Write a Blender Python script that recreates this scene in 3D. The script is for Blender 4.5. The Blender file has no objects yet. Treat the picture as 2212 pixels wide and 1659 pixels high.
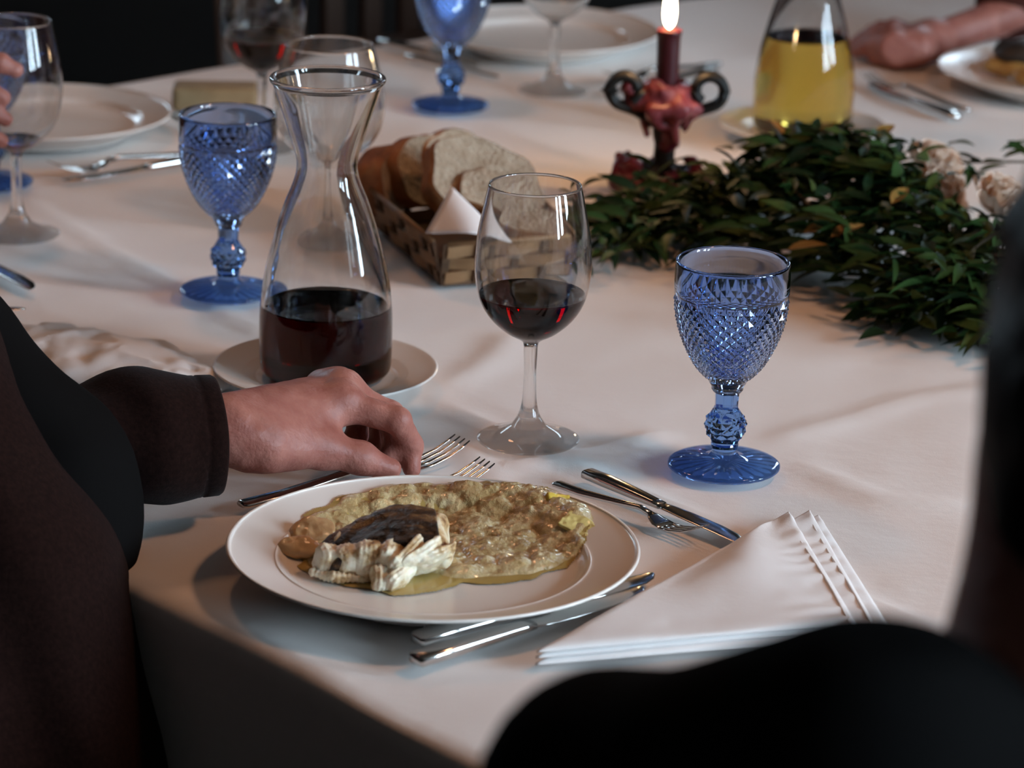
import bpy, math, random
import numpy as np
from mathutils import Vector, Matrix

# ------------------------------------------------------------------ camera, world, lights, exposure
scene = bpy.context.scene
COL = scene.collection
T = 0.75                                    # table height
CAM_H, FPX = 0.793, 7000.0
PITCH, ROLL = math.radians(17.75), math.radians(1.5)
_R0 = Vector((1, 0, 0)); _U0 = Vector((0, math.sin(PITCH), math.cos(PITCH)))
FWD = Vector((0, math.cos(PITCH), -math.sin(PITCH)))
RGT = _R0*math.cos(ROLL) + _U0*math.sin(ROLL)
UPV = _U0*math.cos(ROLL) - _R0*math.sin(ROLL)
CAM = Vector((0, 0, T + CAM_H))
cd = bpy.data.cameras.new('camera'); cam = bpy.data.objects.new('camera', cd); COL.objects.link(cam)
cam.matrix_world = Matrix(((RGT.x, UPV.x, -FWD.x, CAM.x), (RGT.y, UPV.y, -FWD.y, CAM.y), (RGT.z, UPV.z, -FWD.z, CAM.z), (0, 0, 0, 1)))
cd.sensor_width = 36; cd.lens = FPX/2212*36
cd.dof.use_dof = True; cd.dof.focus_distance = 2.33; cd.dof.aperture_fstop = cd.lens/14.5
cd.clip_start = 0.05
scene.camera = cam
scene.view_settings.view_transform = 'Standard'; scene.view_settings.look = 'None'
scene.view_settings.gamma = 1; scene.view_settings.use_curve_mapping = False
scene.view_settings.exposure = 0.0
scene.cycles.max_bounces = 20; scene.cycles.transmission_bounces = 18; scene.cycles.transparent_max_bounces = 16
scene.cycles.sample_clamp_indirect = 4.0
scene.cycles.use_denoising = True
WIN_BLUE = (0.64, 0.84, 1.0); WARM = (1.0, 0.48, 0.24)
WIN_RIGHT, WIN_BACK = 51.0, 16.0; LAMP_W = 5.7; CANDLE_W = 2.1; AMBIENT = 0.011
wd = bpy.data.worlds.new('world'); scene.world = wd; wd.use_nodes = True
wd.node_tree.nodes['Background'].inputs[0].default_value = (0.75, 0.8, 1, 1)
wd.node_tree.nodes['Background'].inputs[1].default_value = AMBIENT

def ray(px, py):
    return (FWD*FPX + RGT*(px - 1106) + UPV*(829.5 - py)) / FPX
def W(px, py, h=0.0):                        # world point seen at a pixel, on the plane h above the table
    d = ray(px, py); return CAM + d*((h - CAM_H)/d.z)
def PZ(px, py, z):                           # world point at a pixel and a camera depth
    return CAM + ray(px, py)*z
CORN = Vector((-1.084, 3.006, T)); UD = Vector((0.754, 0.657, 0)).normalized(); VD = Vector((0.657, -0.754, 0)).normalized()
def UV(u, v, h=0.0):                         # table coordinates: u into the table, v along the near-left edge
    return CORN + UD*u + VD*v + Vector((0, 0, h))
UANG = math.atan2(UD.y, UD.x); VANG = math.atan2(VD.y, VD.x)

# ------------------------------------------------------------------ helpers
def obj(name, verts, faces, mat=None, parent=None, smooth=True, loc=None, mats=None, fm=None):
    me = bpy.data.meshes.new(name)
    if isinstance(verts, np.ndarray): verts = verts.tolist()
    if isinstance(faces, np.ndarray): faces = faces.tolist()
    me.from_pydata([tuple(v) for v in verts], [], faces)
    if mat: me.materials.append(mat)
    if mats:
        for m in mats: me.materials.append(m)
    if fm is not None: me.polygons.foreach_set('material_index', fm)
    if smooth: me.polygons.foreach_set('use_smooth', [True]*len(me.polygons))
    me.update()
    o = bpy.data.objects.new(name, me); COL.objects.link(o)
    if parent: o.parent = parent
    if loc is not None: o.location = loc
    return o
def tag(o, label, cat=None, group=None, kind=None):
    o['label'] = label
    if cat: o['category'] = cat
    if group: o['group'] = group
    if kind: o['kind'] = kind
    return o
def thing(name, label, cat, loc=(0, 0, 0), rz=0, group=None):
    o = bpy.data.objects.new(name, None); COL.objects.link(o); o.location = loc; o.rotation_euler = (0, 0, rz)
    o.empty_display_size = 0.02
    return tag(o, label, cat, group)
def dup(root, loc, rz, label, scale=None, group=None):
    r = root.copy(); COL.objects.link(r); r.location = loc; r.rotation_euler = (0, 0, rz); r['label'] = label
    if group: r['group'] = group
    if scale: r.scale = scale
    for ch in root.children:
        c = ch.copy(); COL.objects.link(c); c.parent = r
        for g in ch.children:
            d = g.copy(); COL.objects.link(d); d.parent = c
    return r
def join(parts):                              # [(verts, faces)] -> one
    V = []; F = []
    for v, f in parts:
        n = len(V); V += [tuple(p) for p in v]; F += [[i+n for i in q] for q in f]
    return V, F
def lathe(prof, n=64, closed=False):
    V = []; F = []
    for r, z in prof:
        for k in range(n):
            a = 2*math.pi*k/n; V.append((r*math.cos(a), r*math.sin(a), z))
    m = len(prof)
    for i in range(m if closed else m-1):
        j = (i+1) % m
        for k in range(n):
            l = (k+1) % n; F.append([i*n+k, i*n+l, j*n+l, j*n+k])
    return V, F
def smoothprof(pts, n=6):                     # Catmull-Rom through (r, z)
    P = [np.array(p, float) for p in pts]; out = []
    for i in range(len(P)-1):
        p0 = P[max(i-1, 0)]; p1 = P[i]; p2 = P[i+1]; p3 = P[min(i+2, len(P)-1)]
        for k in range(n):
            t = k/n
            out.append(tuple(0.5*((2*p1)+(-p0+p2)*t+(2*p0-5*p1+4*p2-p3)*t*t+(-p0+3*p1-3*p2+p3)*t**3)))
    out.append(tuple(P[-1])); return out
def cap_fan(V, F, ring, flip=False):
    c = len(V); V.append(tuple(np.mean([V[i] for i in ring], axis=0)))
    for k in range(len(ring)):
        q = [c, ring[k], ring[(k+1) % len(ring)]]
        F.append(q[::-1] if flip else q)
def loft(secs, n=12, power=2.6):              # secs: (x, y, z, half_width(y), half_height(z))
    V = []; F = []
    for (x, y, z, w, h) in secs:
        for k in range(n):
            a = 2*math.pi*k/n; c, s = math.cos(a), math.sin(a)
            V.append((x, y + w*math.copysign(abs(c)**(2/power), c), z + h*math.copysign(abs(s)**(2/power), s)))
    for i in range(len(secs)-1):
        for k in range(n):
            l = (k+1) % n; F.append([i*n+k, i*n+l, (i+1)*n+l, (i+1)*n+k])
    F.append(list(range(n))[::-1]); F.append(list(range((len(secs)-1)*n, len(secs)*n)))
    return V, F
def tube(pts, rad, n=8, flat=1.0, up=Vector((0, 0, 1))):
    P = [Vector(p) for p in pts]; V = []; F = []
    R = rad if isinstance(rad, (list, tuple)) else [rad]*len(P)
    for i, p in enumerate(P):
        d = (P[min(i+1, len(P)-1)] - P[max(i-1, 0)]).normalized()
        a = d.cross(up)
        if a.length < 1e-4: a = d.cross(Vector((1, 0, 0)))
        a.normalize(); b = a.cross(d).normalized()
        for k in range(n):
            t = 2*math.pi*k/n; q = p + a*(R[i]*math.cos(t)*flat) + b*(R[i]*math.sin(t)); V.append(tuple(q))
    for i in range(len(P)-1):
        for k in range(n):
            l = (k+1) % n; F.append([i*n+k, (i+1)*n+k, (i+1)*n+l, i*n+l])
    F.append(list(range(n))); F.append(list(range((len(P)-1)*n, len(P)*n))[::-1])
    return V, F
def box(cx, cy, cz, sx, sy, sz):
    V = [(cx+i*sx/2, cy+j*sy/2, cz+k*sz/2) for i in (-1, 1) for j in (-1, 1) for k in (-1, 1)]
    return V, [[0, 1, 3, 2], [4, 6, 7, 5], [0, 4, 5, 1], [2, 3, 7, 6], [0, 2, 6, 4], [1, 5, 7, 3]]
def bezier_pts(pts, n=8):
    P = [Vector(p) for p in pts]; out = []
    for i in range(len(P)-1):
        p0 = P[max(i-1, 0)]; p1 = P[i]; p2 = P[i+1]; p3 = P[min(i+2, len(P)-1)]
        for k in range(n):
            t = k/n
            out.append(0.5*((2*p1)+(p2-p0)*t+(2*p0-5*p1+4*p2-p3)*t*t+(3*p1-p0-3*p2+p3)*t**3))
    out.append(P[-1]); return out

# value noise in numpy
_lat = np.random.default_rng(7).random((32, 32, 32)).astype(np.float32)
def vnoise(P, s=1.0):
    Q = np.asarray(P, np.float32)*s; I = np.floor(Q).astype(np.int64); f = Q - I; f = f*f*(3-2*f)
    I = I % 32; J = (I+1) % 32
    def L(a, b, c): return _lat[a, b, c]
    x0, y0, z0 = I[..., 0], I[..., 1], I[..., 2]; x1, y1, z1 = J[..., 0], J[..., 1], J[..., 2]
    fx, fy, fz = f[..., 0], f[..., 1], f[..., 2]
    a = L(x0, y0, z0)*(1-fx)+L(x1, y0, z0)*fx; b = L(x0, y1, z0)*(1-fx)+L(x1, y1, z0)*fx
    c = L(x0, y0, z1)*(1-fx)+L(x1, y0, z1)*fx; d = L(x0, y1, z1)*(1-fx)+L(x1, y1, z1)*fx
    return ((a*(1-fy)+b*fy)*(1-fz)+(c*(1-fy)+d*fy)*fz)*2-1
def fbm(P, s, o=3):
    r = 0; a = 1
    for i in range(o): r = r + a*vnoise(np.asarray(P)+i*3.7, s); s *= 2.03; a *= 0.5
    return r

# signed distance shapes, and a surface-nets mesher
def sd_cap(P, a, b, ra, rb, sy=None):
    a = np.array(a, np.float32); b = np.array(b, np.float32); ab = b-a; pa = P-a
    t = np.clip(pa@ab/max(float(ab@ab), 1e-9), 0, 1)
    return np.linalg.norm(pa - t[..., None]*ab, axis=-1) - (ra+(rb-ra)*t)
def sd_ell(P, c, r, M=None):
    q = P-np.array(c, np.float32)
    if M is not None: q = q@np.array(M, np.float32)      # columns of M: the ellipsoid's axes
    r = np.array(r, np.float32); k = np.linalg.norm(q/r, axis=-1); k2 = np.linalg.norm(q/(r*r), axis=-1)
    return k*(k-1)/np.maximum(k2, 1e-6)
def sd_box(P, c, h, rad=0.0, M=None):
    q = P-np.array(c, np.float32)
    if M is not None: q = q@np.array(M, np.float32)
    d = np.abs(q)-np.array(h, np.float32)+rad
    return np.linalg.norm(np.maximum(d, 0), axis=-1)+np.minimum(d.max(-1), 0)-rad
def smin(a, b, k):
    h = np.maximum(k-np.abs(a-b), 0)/k; return np.minimum(a, b)-h*h*k*0.25
def smax(a, b, k): return -smin(-a, -b, k)
def mesh_sdf(fn, lo, hi, h):
    lo = np.array(lo, np.float32); n = np.ceil((np.array(hi)-lo)/h).astype(int)+1
    ax = [lo[i]+h*np.arange(n[i], dtype=np.float32) for i in range(3)]
    P = np.stack(np.meshgrid(*ax, indexing='ij'), -1)
    f = fn(P).astype(np.float32)
    for a in range(3):                                   # close at the box
        s = [slice(None)]*3; s[a] = 0; f[tuple(s)] = np.maximum(f[tuple(s)], h*0.3); s[a] = -1; f[tuple(s)] = np.maximum(f[tuple(s)], h*0.3)
    s = f < 0
    c = np.zeros(np.array(f.shape)-1, np.int8)
    sl = lambda d: tuple(slice(d[i], f.shape[i]-1+d[i]) for i in range(3))
    cs = [(i, j, k) for i in (0, 1) for j in (0, 1) for k in (0, 1)]
    for d in cs: c += s[sl(d)]
    act = (c > 0) & (c < 8); idx = np.argwhere(act); ids = -np.ones(act.shape, np.int64); ids[act] = np.arange(len(idx))
    acc = np.zeros((len(idx), 3), np.float32); cnt = np.zeros(len(idx), np.float32)
    for d in cs:
        for a in range(3):
            if d[a]: continue
            e = list(d); e[a] = 1
            f0 = f[idx[:, 0]+d[0], idx[:, 1]+d[1], idx[:, 2]+d[2]]; f1 = f[idx[:, 0]+e[0], idx[:, 1]+e[1], idx[:, 2]+e[2]]
            m = (f0 < 0) != (f1 < 0)
            t = np.where(m, f0/np.where(m, f0-f1, 1), 0)
            p = np.tile(np.array(d, np.float32), (len(idx), 1)); p[:, a] += t
            acc += p*m[:, None]; cnt += m
    V = lo+h*(idx+acc/np.maximum(cnt, 1)[:, None])
    F = []
    for a in range(3):
        b, d = (a+1) % 3, (a+2) % 3
        A = [slice(None)]*3; B = [slice(None)]*3; A[a] = slice(0, -1); B[a] = slice(1, None)
        for q in (b, d): A[q] = B[q] = slice(1, -1)
        s0 = s[tuple(A)]; s1 = s[tuple(B)]; e = np.argwhere(s0 != s1)
        if not len(e): continue
        pos = s0[e[:, 0], e[:, 1], e[:, 2]]
        g = e.copy(); g[:, b] += 1; g[:, d] += 1
        def cell(ob, od):
            q = g.copy(); q[:, b] += ob; q[:, d] += od; return ids[q[:, 0], q[:, 1], q[:, 2]]
        Q = np.stack([cell(-1, -1), cell(0, -1), cell(0, 0), cell(-1, 0)], -1)
        Q[~pos] = Q[~pos][:, ::-1]; F.append(Q)
    return V, np.concatenate(F)

# ------------------------------------------------------------------ materials
def mat(name, color=(0.8, 0.8, 0.8), rough=0.5, metal=0.0, spec=0.5, trans=0.0, ior=1.45, sss=0.0, sheen=0.0, coat=0.0):
    m = bpy.data.materials.new(name); m.use_nodes = True; b = m.node_tree.nodes['Principled BSDF']
    b.inputs['Base Color'].default_value = (*color, 1); b.inputs['Roughness'].default_value = rough
    b.inputs['Metallic'].default_value = metal; b.inputs['Specular IOR Level'].default_value = spec
    b.inputs['Transmission Weight'].default_value = trans; b.inputs['IOR'].default_value = ior
    if sss: b.inputs['Subsurface Weight'].default_value = sss; b.inputs['Subsurface Radius'].default_value = (0.012, 0.005, 0.003); b.inputs['Subsurface Scale'].default_value = 0.6
    if sheen: b.inputs['Sheen Weight'].default_value = sheen
    if coat: b.inputs['Coat Weight'].default_value = coat; b.inputs['Coat Roughness'].default_value = 0.05
    return m
def nodes(m): return m.node_tree.nodes, m.node_tree.links, m.node_tree.nodes['Principled BSDF']
def noisetex(m, scale, detail=4, rough=0.6, stretch=None):
    N, L, b = nodes(m); tc = N.new('ShaderNodeTexCoord'); n = N.new('ShaderNodeTexNoise')
    n.inputs['Scale'].default_value = scale; n.inputs['Detail'].default_value = detail; n.inputs['Roughness'].default_value = rough
    src = tc.outputs['Object']
    if stretch:
        mp = N.new('ShaderNodeMapping'); mp.inputs['Scale'].default_value = stretch; L.new(src, mp.inputs[0]); src = mp.outputs[0]
    L.new(src, n.inputs['Vector']); return n
def ramp(m, fac, stops):
    N, L, b = nodes(m); r = N.new('ShaderNodeValToRGB'); e = r.color_ramp.elements
    while len(e) < len(stops): e.new(0.5)
    for i, (p, c) in enumerate(stops): e[i].position = p; e[i].color = (*c, 1)
    L.new(fac, r.inputs[0]); return r
def colnoise(m, scale, stops, detail=5, rough=0.6, stretch=None):
    n = noisetex(m, scale, detail, rough, stretch); r = ramp(m, n.outputs['Fac'], stops)
    nodes(m)[1].new(r.outputs[0], nodes(m)[2].inputs['Base Color']); return m
def bump(m, scale, dist, strength=0.5, detail=3, stretch=None, kind='noise'):
    N, L, b = nodes(m)
    if kind == 'noise': n = noisetex(m, scale, detail, 0.6, stretch); out = n.outputs['Fac']
    else:
        tc = N.new('ShaderNodeTexCoord'); n = N.new('ShaderNodeTexVoronoi'); n.inputs['Scale'].default_value = scale
        L.new(tc.outputs['Object'], n.inputs['Vector']); out = n.outputs['Distance']
    bp = N.new('ShaderNodeBump'); bp.inputs['Distance'].default_value = dist; bp.inputs['Strength'].default_value = strength
    L.new(out, bp.inputs['Height'])
    if b.inputs['Normal'].is_linked: L.new(b.inputs['Normal'].links[0].from_socket, bp.inputs['Normal'])
    L.new(bp.outputs[0], b.inputs['Normal']); return m
def absorb(m, color, density):
    N, L, b = nodes(m); v = N.new('ShaderNodeVolumeAbsorption'); v.inputs[0].default_value = (*color, 1); v.inputs[1].default_value = density
    L.new(v.outputs[0], N['Material Output'].inputs['Volume']); return m
def emit(name, color, strength):
    m = bpy.data.materials.new(name); m.use_nodes = True; N = m.node_tree.nodes; L = m.node_tree.links
    e = N.new('ShaderNodeEmission'); e.inputs[0].default_value = (*color, 1); e.inputs[1].default_value = strength
    L.new(e.outputs[0], N['Material Output'].inputs['Surface']); return m

M = {}
M['cloth'] = bump(bump(mat('white_cotton', (0.82, 0.79, 0.77), 0.85, spec=0.2, sheen=0.15), 900, 0.0003, 0.35, 1), 26, 0.004, 0.22, 3)
M['napkin'] = bump(bump(mat('napkin_cotton', (0.80, 0.78, 0.775), 0.85, spec=0.2, sheen=0.15), 1200, 0.0003, 0.3, 1), 40, 0.003, 0.2, 3)
M['paper'] = mat('white_paper', (0.88, 0.87, 0.88), 0.8, spec=0.2)
M['porcelain'] = mat('white_porcelain', (0.82, 0.78, 0.735), 0.20, spec=0.45)
def clear_mix(m, f, c=(0.98, 0.98, 0.98)):     # thin pressed glass: part of the light goes straight through
    N, L, b = nodes(m); t = N.new('ShaderNodeBsdfTransparent'); t.inputs[0].default_value = (*c, 1); x = N.new('ShaderNodeMixShader'); x.inputs[0].default_value = f
    L.new(b.outputs[0], x.inputs[1]); L.new(t.outputs[0], x.inputs[2]); L.new(x.outputs[0], N['Material Output'].inputs['Surface']); return m
M['glass'] = clear_mix(mat('clear_glass', (0.985, 0.99, 0.985), 0.0, trans=1.0, ior=1.48), 0.06)
M['glass_foot'] = clear_mix(mat('clear_glass_foot', (0.985, 0.99, 0.985), 0.0, trans=1.0, ior=1.48), 0.50)
M['blue_bowl'] = mat('blue_glass', (0.46, 0.63, 0.98), 0.0, trans=1.0, ior=1.5)
M['blue_stem'] = mat('deep_blue_glass', (0.22, 0.44, 0.93), 0.0, trans=1.0, ior=1.5)
M['blue_foot'] = clear_mix(mat('mid_blue_glass', (0.22, 0.42, 0.90), 0.005, trans=1.0, ior=1.5), 0.35, (0.50, 0.66, 0.95))
M['red_wine'] = absorb(mat('red_wine', (1, 1, 1), 0.0, trans=1.0, ior=1.34), (0.74, 0.06, 0.10), 170)
M['red_wine_side'] = absorb(mat('red_wine_side', (1, 1, 1), 0.0, trans=1.0, ior=1.001), (0.74, 0.06, 0.10), 170)
M['white_wine_side'] = absorb(mat('white_wine_side', (1, 1, 1), 0.0, trans=1.0, ior=1.001), (0.90, 0.76, 0.10), 27)
M['white_wine'] = absorb(mat('white_wine', (1, 1, 1), 0.0, trans=1.0, ior=1.34), (0.90, 0.76, 0.10), 27)
M['steel'] = bump(mat('polished_steel', (0.62, 0.60, 0.58), 0.16, metal=1), 60, 0.0004, 0.1, 2)
M['iron'] = bump(mat('black_iron', (0.010, 0.010, 0.009), 0.55, spec=0.4), 120, 0.001, 0.5)
M['wax'] = colnoise(mat('dark_red_wax', (0.2, 0.01, 0.02), 0.35, sss=0.0), 60, [(0.3, (0.06, 0.006, 0.010)), (0.7, (0.22, 0.025, 0.04))])
M['wax_drip'] = colnoise(mat('pale_red_wax', (0.4, 0.1, 0.1), 0.4), 70, [(0.3, (0.10, 0.012, 0.018)), (0.55, (0.24, 0.045, 0.05)), (0.8, (0.48, 0.17, 0.16))])
M['candle'] = mat('candle_red', (0.055, 0.004, 0.007), 0.4, sss=0.3)
M['skin'] = bump(colnoise(mat('skin', (0.5, 0.25, 0.2), 0.48, spec=0.4, sss=0.12), 40, [(0.3, (0.25, 0.076, 0.056)), (0.7, (0.40, 0.165, 0.128))]), 260, 0.0012, 0.42, 4)
bump(M['skin'], 70, 0.004, 0.35, 3)
M['nail'] = mat('fingernail', (0.62, 0.36, 0.30), 0.3)
M['brown'] = bump(colnoise(mat('brown_wool', (0.06, 0.03, 0.022), 0.9, spec=0.05, sheen=0.03), 300, [(0.35, (0.0085, 0.0032, 0.0026)), (0.7, (0.016, 0.0064, 0.0052))], 2), 500, 0.0006, 0.4, 2)
M['black'] = bump(mat('black_cloth', (0.006, 0.0055, 0.0055), 0.95, spec=0.02), 400, 0.0005, 0.3, 2)
M['hair'] = bump(mat('dark_hair', (0.007, 0.0052, 0.0046), 0.55, spec=0.22), 90, 0.004, 0.7, 4, (1, 1, 0.12))
M['greenshirt'] = mat('dark_green_cloth', (0.008, 0.016, 0.010), 0.9, spec=0.1)
M['redshirt'] = mat('dark_red_cloth', (0.06, 0.018, 0.014), 0.9, spec=0.1)
M['wood'] = bump(colnoise(mat('dark_wood', (0.05, 0.03, 0.02), 0.45), 6, [(0.3, (0.030, 0.016, 0.010)), (0.7, (0.060, 0.032, 0.020))], 6, 0.7, (1, 1, 0.15)), 30, 0.002, 0.3, 3, (1, 1, 0.1))
M['wall'] = bump(colnoise(mat('dark_plaster', (0.05, 0.04, 0.03), 0.9), 3, [(0.3, (0.004, 0.0022, 0.0016)), (0.7, (0.008, 0.005, 0.0033))]), 12, 0.01, 0.4)
M['floor'] = colnoise(mat('dark_tiles', (0.05, 0.035, 0.03), 0.6), 2, [(0.3, (0.015, 0.010, 0.008)), (0.7, (0.025, 0.017, 0.013))])
M['ceil'] = mat('brown_ceiling', (0.10, 0.075, 0.055), 0.9)
M['strip'] = bump(colnoise(mat('pale_wood_strip', (0.42, 0.25, 0.12), 0.6), 30, [(0.3, (0.15, 0.074, 0.030)), (0.7, (0.30, 0.165, 0.075))], 5, 0.6, (0.3, 0.3, 2)), 120, 0.001, 0.4, 3, (0.2, 0.2, 2))
M['stake'] = colnoise(mat('basket_stake', (0.15, 0.08, 0.04), 0.7), 60, [(0.3, (0.05, 0.024, 0.010)), (0.7, (0.12, 0.062, 0.028))])
M['tan'] = bump(colnoise(mat('tan_block', (0.42, 0.30, 0.16), 0.7), 25, [(0.3, (0.22, 0.145, 0.07)), (0.7, (0.33, 0.235, 0.125))]), 90, 0.001, 0.4)
M['crust'] = bump(colnoise(mat('bread_crust', (0.4, 0.17, 0.06), 0.65), 45, [(0.3, (0.15, 0.05, 0.016)), (0.55, (0.34, 0.125, 0.038)), (0.8, (0.46, 0.25, 0.12))]), 160, 0.002, 0.6, 4)
M['crumb'] = bump(colnoise(mat('bread_crumb', (0.6, 0.47, 0.33), 0.9, spec=0.1, sss=0.0), 60, [(0.25, (0.26, 0.175, 0.11)), (0.5, (0.40, 0.30, 0.215)), (0.8, (0.50, 0.40, 0.30))]), 220, 0.003, 0.9, 3, kind='voronoi')
M['petal'] = mat('cream_petal', (0.78, 0.62, 0.50), 0.7, sss=0.0)
M['leaf1'] = mat('green_leaf', (0.026, 0.060, 0.016), 0.55, spec=0.14)
M['leaf2'] = mat('olive_leaf', (0.044, 0.066, 0.014), 0.55, spec=0.14)
M['leaf3'] = mat('dark_leaf', (0.009, 0.023, 0.008), 0.55, spec=0.14)
M['leafy'] = mat('yellow_leaf', (0.22, 0.12, 0.025), 0.5)
M['twig'] = mat('twig', (0.075, 0.052, 0.028), 0.7)

# ------------------------------------------------------------------ the room
def struct(name, V, F, m, parent=None, smooth=False):
    o = obj(name, V, F, m, parent, smooth)
    if not parent: o['kind'] = 'structure'
    return o
X0, X1, Y0, Y1, ZC = -3.2, 5.0, -2.0, 6.6, 3.4
FLOOR = struct('floor', *box((X0+X1)/2, (Y0+Y1)/2, -0.05, X1-X0+0.4, Y1-Y0+0.4, 0.1), M['floor'])
struct('ceiling', *box((X0+X1)/2, (Y0+Y1)/2, ZC+0.05, X1-X0+0.4, Y1-Y0+0.4, 0.1), M['ceil'])
struct('wall_left', *box(X0-0.06, (Y0+Y1)/2, ZC/2, 0.12, Y1-Y0, ZC), M['wall'])
struct('wall_front', *box((X0+X1)/2, Y0-0.06, ZC/2, X1-X0, 0.12, ZC), M['wall'])
def wall_with_windows(name, axis, at0, lo, hi, wins):
    P = []; cur = lo
    def slab(a, b, z0, z1):
        if axis == 'y': P.append(box((a+b)/2, at0+0.06, (z0+z1)/2, b-a, 0.12, z1-z0))
        else: P.append(box(at0+0.06, (a+b)/2, (z0+z1)/2, 0.12, b-a, z1-z0))
    for (a, b, z0, z1) in wins:
        slab(cur, a, 0, ZC); slab(a, b, 0, z0); slab(a, b, z1, ZC); cur = b
    slab(cur, hi, 0, ZC)
    struct(name, *join(P), M['wall'])
SKY_R = emit('daylight_pane', WIN_BLUE, WIN_RIGHT); SKY_B = emit('dim_daylight_pane', WIN_BLUE, WIN_BACK)
wins_back = [(-2.2, -1.75, 1.25, 2.9), (-0.41, -0.35, 1.25, 2.9), (1.3, 1.6, 1.25, 2.9)]
wins_right = [(-1.9, -1.2, 1.2, 3.1), (-0.75, -0.05, 1.2, 3.1), (0.9, 1.6, 1.2, 3.1)]
wall_with_windows('wall_back', 'y', Y1, X0, X1, wins_back)
wall_with_windows('wall_right', 'x', X1, Y0, Y1, wins_right)
nw = 1
for axis, at0, wins in (('y', Y1, wins_back), ('x', X1, wins_right)):
    for (a, b, z0, z1) in wins:
        SKYPANE = SKY_B if axis == 'y' else SKY_R
        def bx(s, t, u, v, d0, d1):
            if axis == 'y': return box((s+t)/2, at0+(d0+d1)/2, (u+v)/2, t-s, d1-d0, v-u)
            return box(at0+(d0+d1)/2, (s+t)/2, (u+v)/2, d1-d0, t-s, v-u)
        w = 0.045
        fr = struct('window_%d' % nw, *join([bx(a, a+w, z0, z1, 0.02, 0.08), bx(b-w, b, z0, z1, 0.02, 0.08), bx(a+w, b-w, z0, z0+w, 0.02, 0.08), bx(a+w, b-w, z1-w, z1, 0.02, 0.08)]), M['wood']); nw += 1
        zm = z0 + (z1-z0)*0.62
        obj('muntin', *bx(a+w, b-w, zm-0.02, zm+0.02, 0.025, 0.075), M['wood'], fr, False)
        obj('pane', *bx(a+w, b-w, z0+w, zm-0.02, 0.045, 0.05), SKYPANE, fr, False)
        obj('pane', *bx(a+w, b-w, zm+0.02, z1-w, 0.045, 0.05), SKYPANE, fr, False)
# warm pendant lamps above the tables, out of the frame
SHADE = mat('lamp_shade', (0.10, 0.07, 0.05), 0.6); BULB = emit('warm_bulb', WARM, 40)
for i, (x, y, z, lab) in enumerate([(0.90, 2.00, 2.2, 'warm pendant lamp with dark metal shade over the near right of the table'), (-0.45, 3.3, 2.2, 'warm pendant lamp with dark metal shade over the far left corner of the table')]):
    t = thing('pendant_lamp', lab, 'lamp', (x, y, z), 0, 'pendant lamps over the room')
    obj('lamp_shade', *lathe([(0.025, 0.14), (0.05, 0.13), (0.15, 0.0), (0.145, 0.0), (0.045, 0.12), (0.025, 0.13)], 32), SHADE, t)
    obj('cord', *tube([(0, 0, 0.13), (0, 0, ZC-z)], 0.004, 6), SHADE, t)
    obj('bulb', *lathe([(0.001, -0.015), (0.022, -0.006), (0.032, 0.02), (0.026, 0.05), (0.014, 0.09), (0.013, 0.12)], 20), BULB, t)
    ld = bpy.data.lights.new('lamp_light', 'SPOT'); ld.energy = LAMP_W*4*(1.0, 0.42)[i]; ld.color = WARM; ld.shadow_soft_size = 0.10
    ld.spot_size = math.radians(150); ld.spot_blend = 0.6
    lo = bpy.data.objects.new('lamp_light', ld); COL.objects.link(lo); lo.parent = t; lo.location = (0, 0, -0.06)

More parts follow.
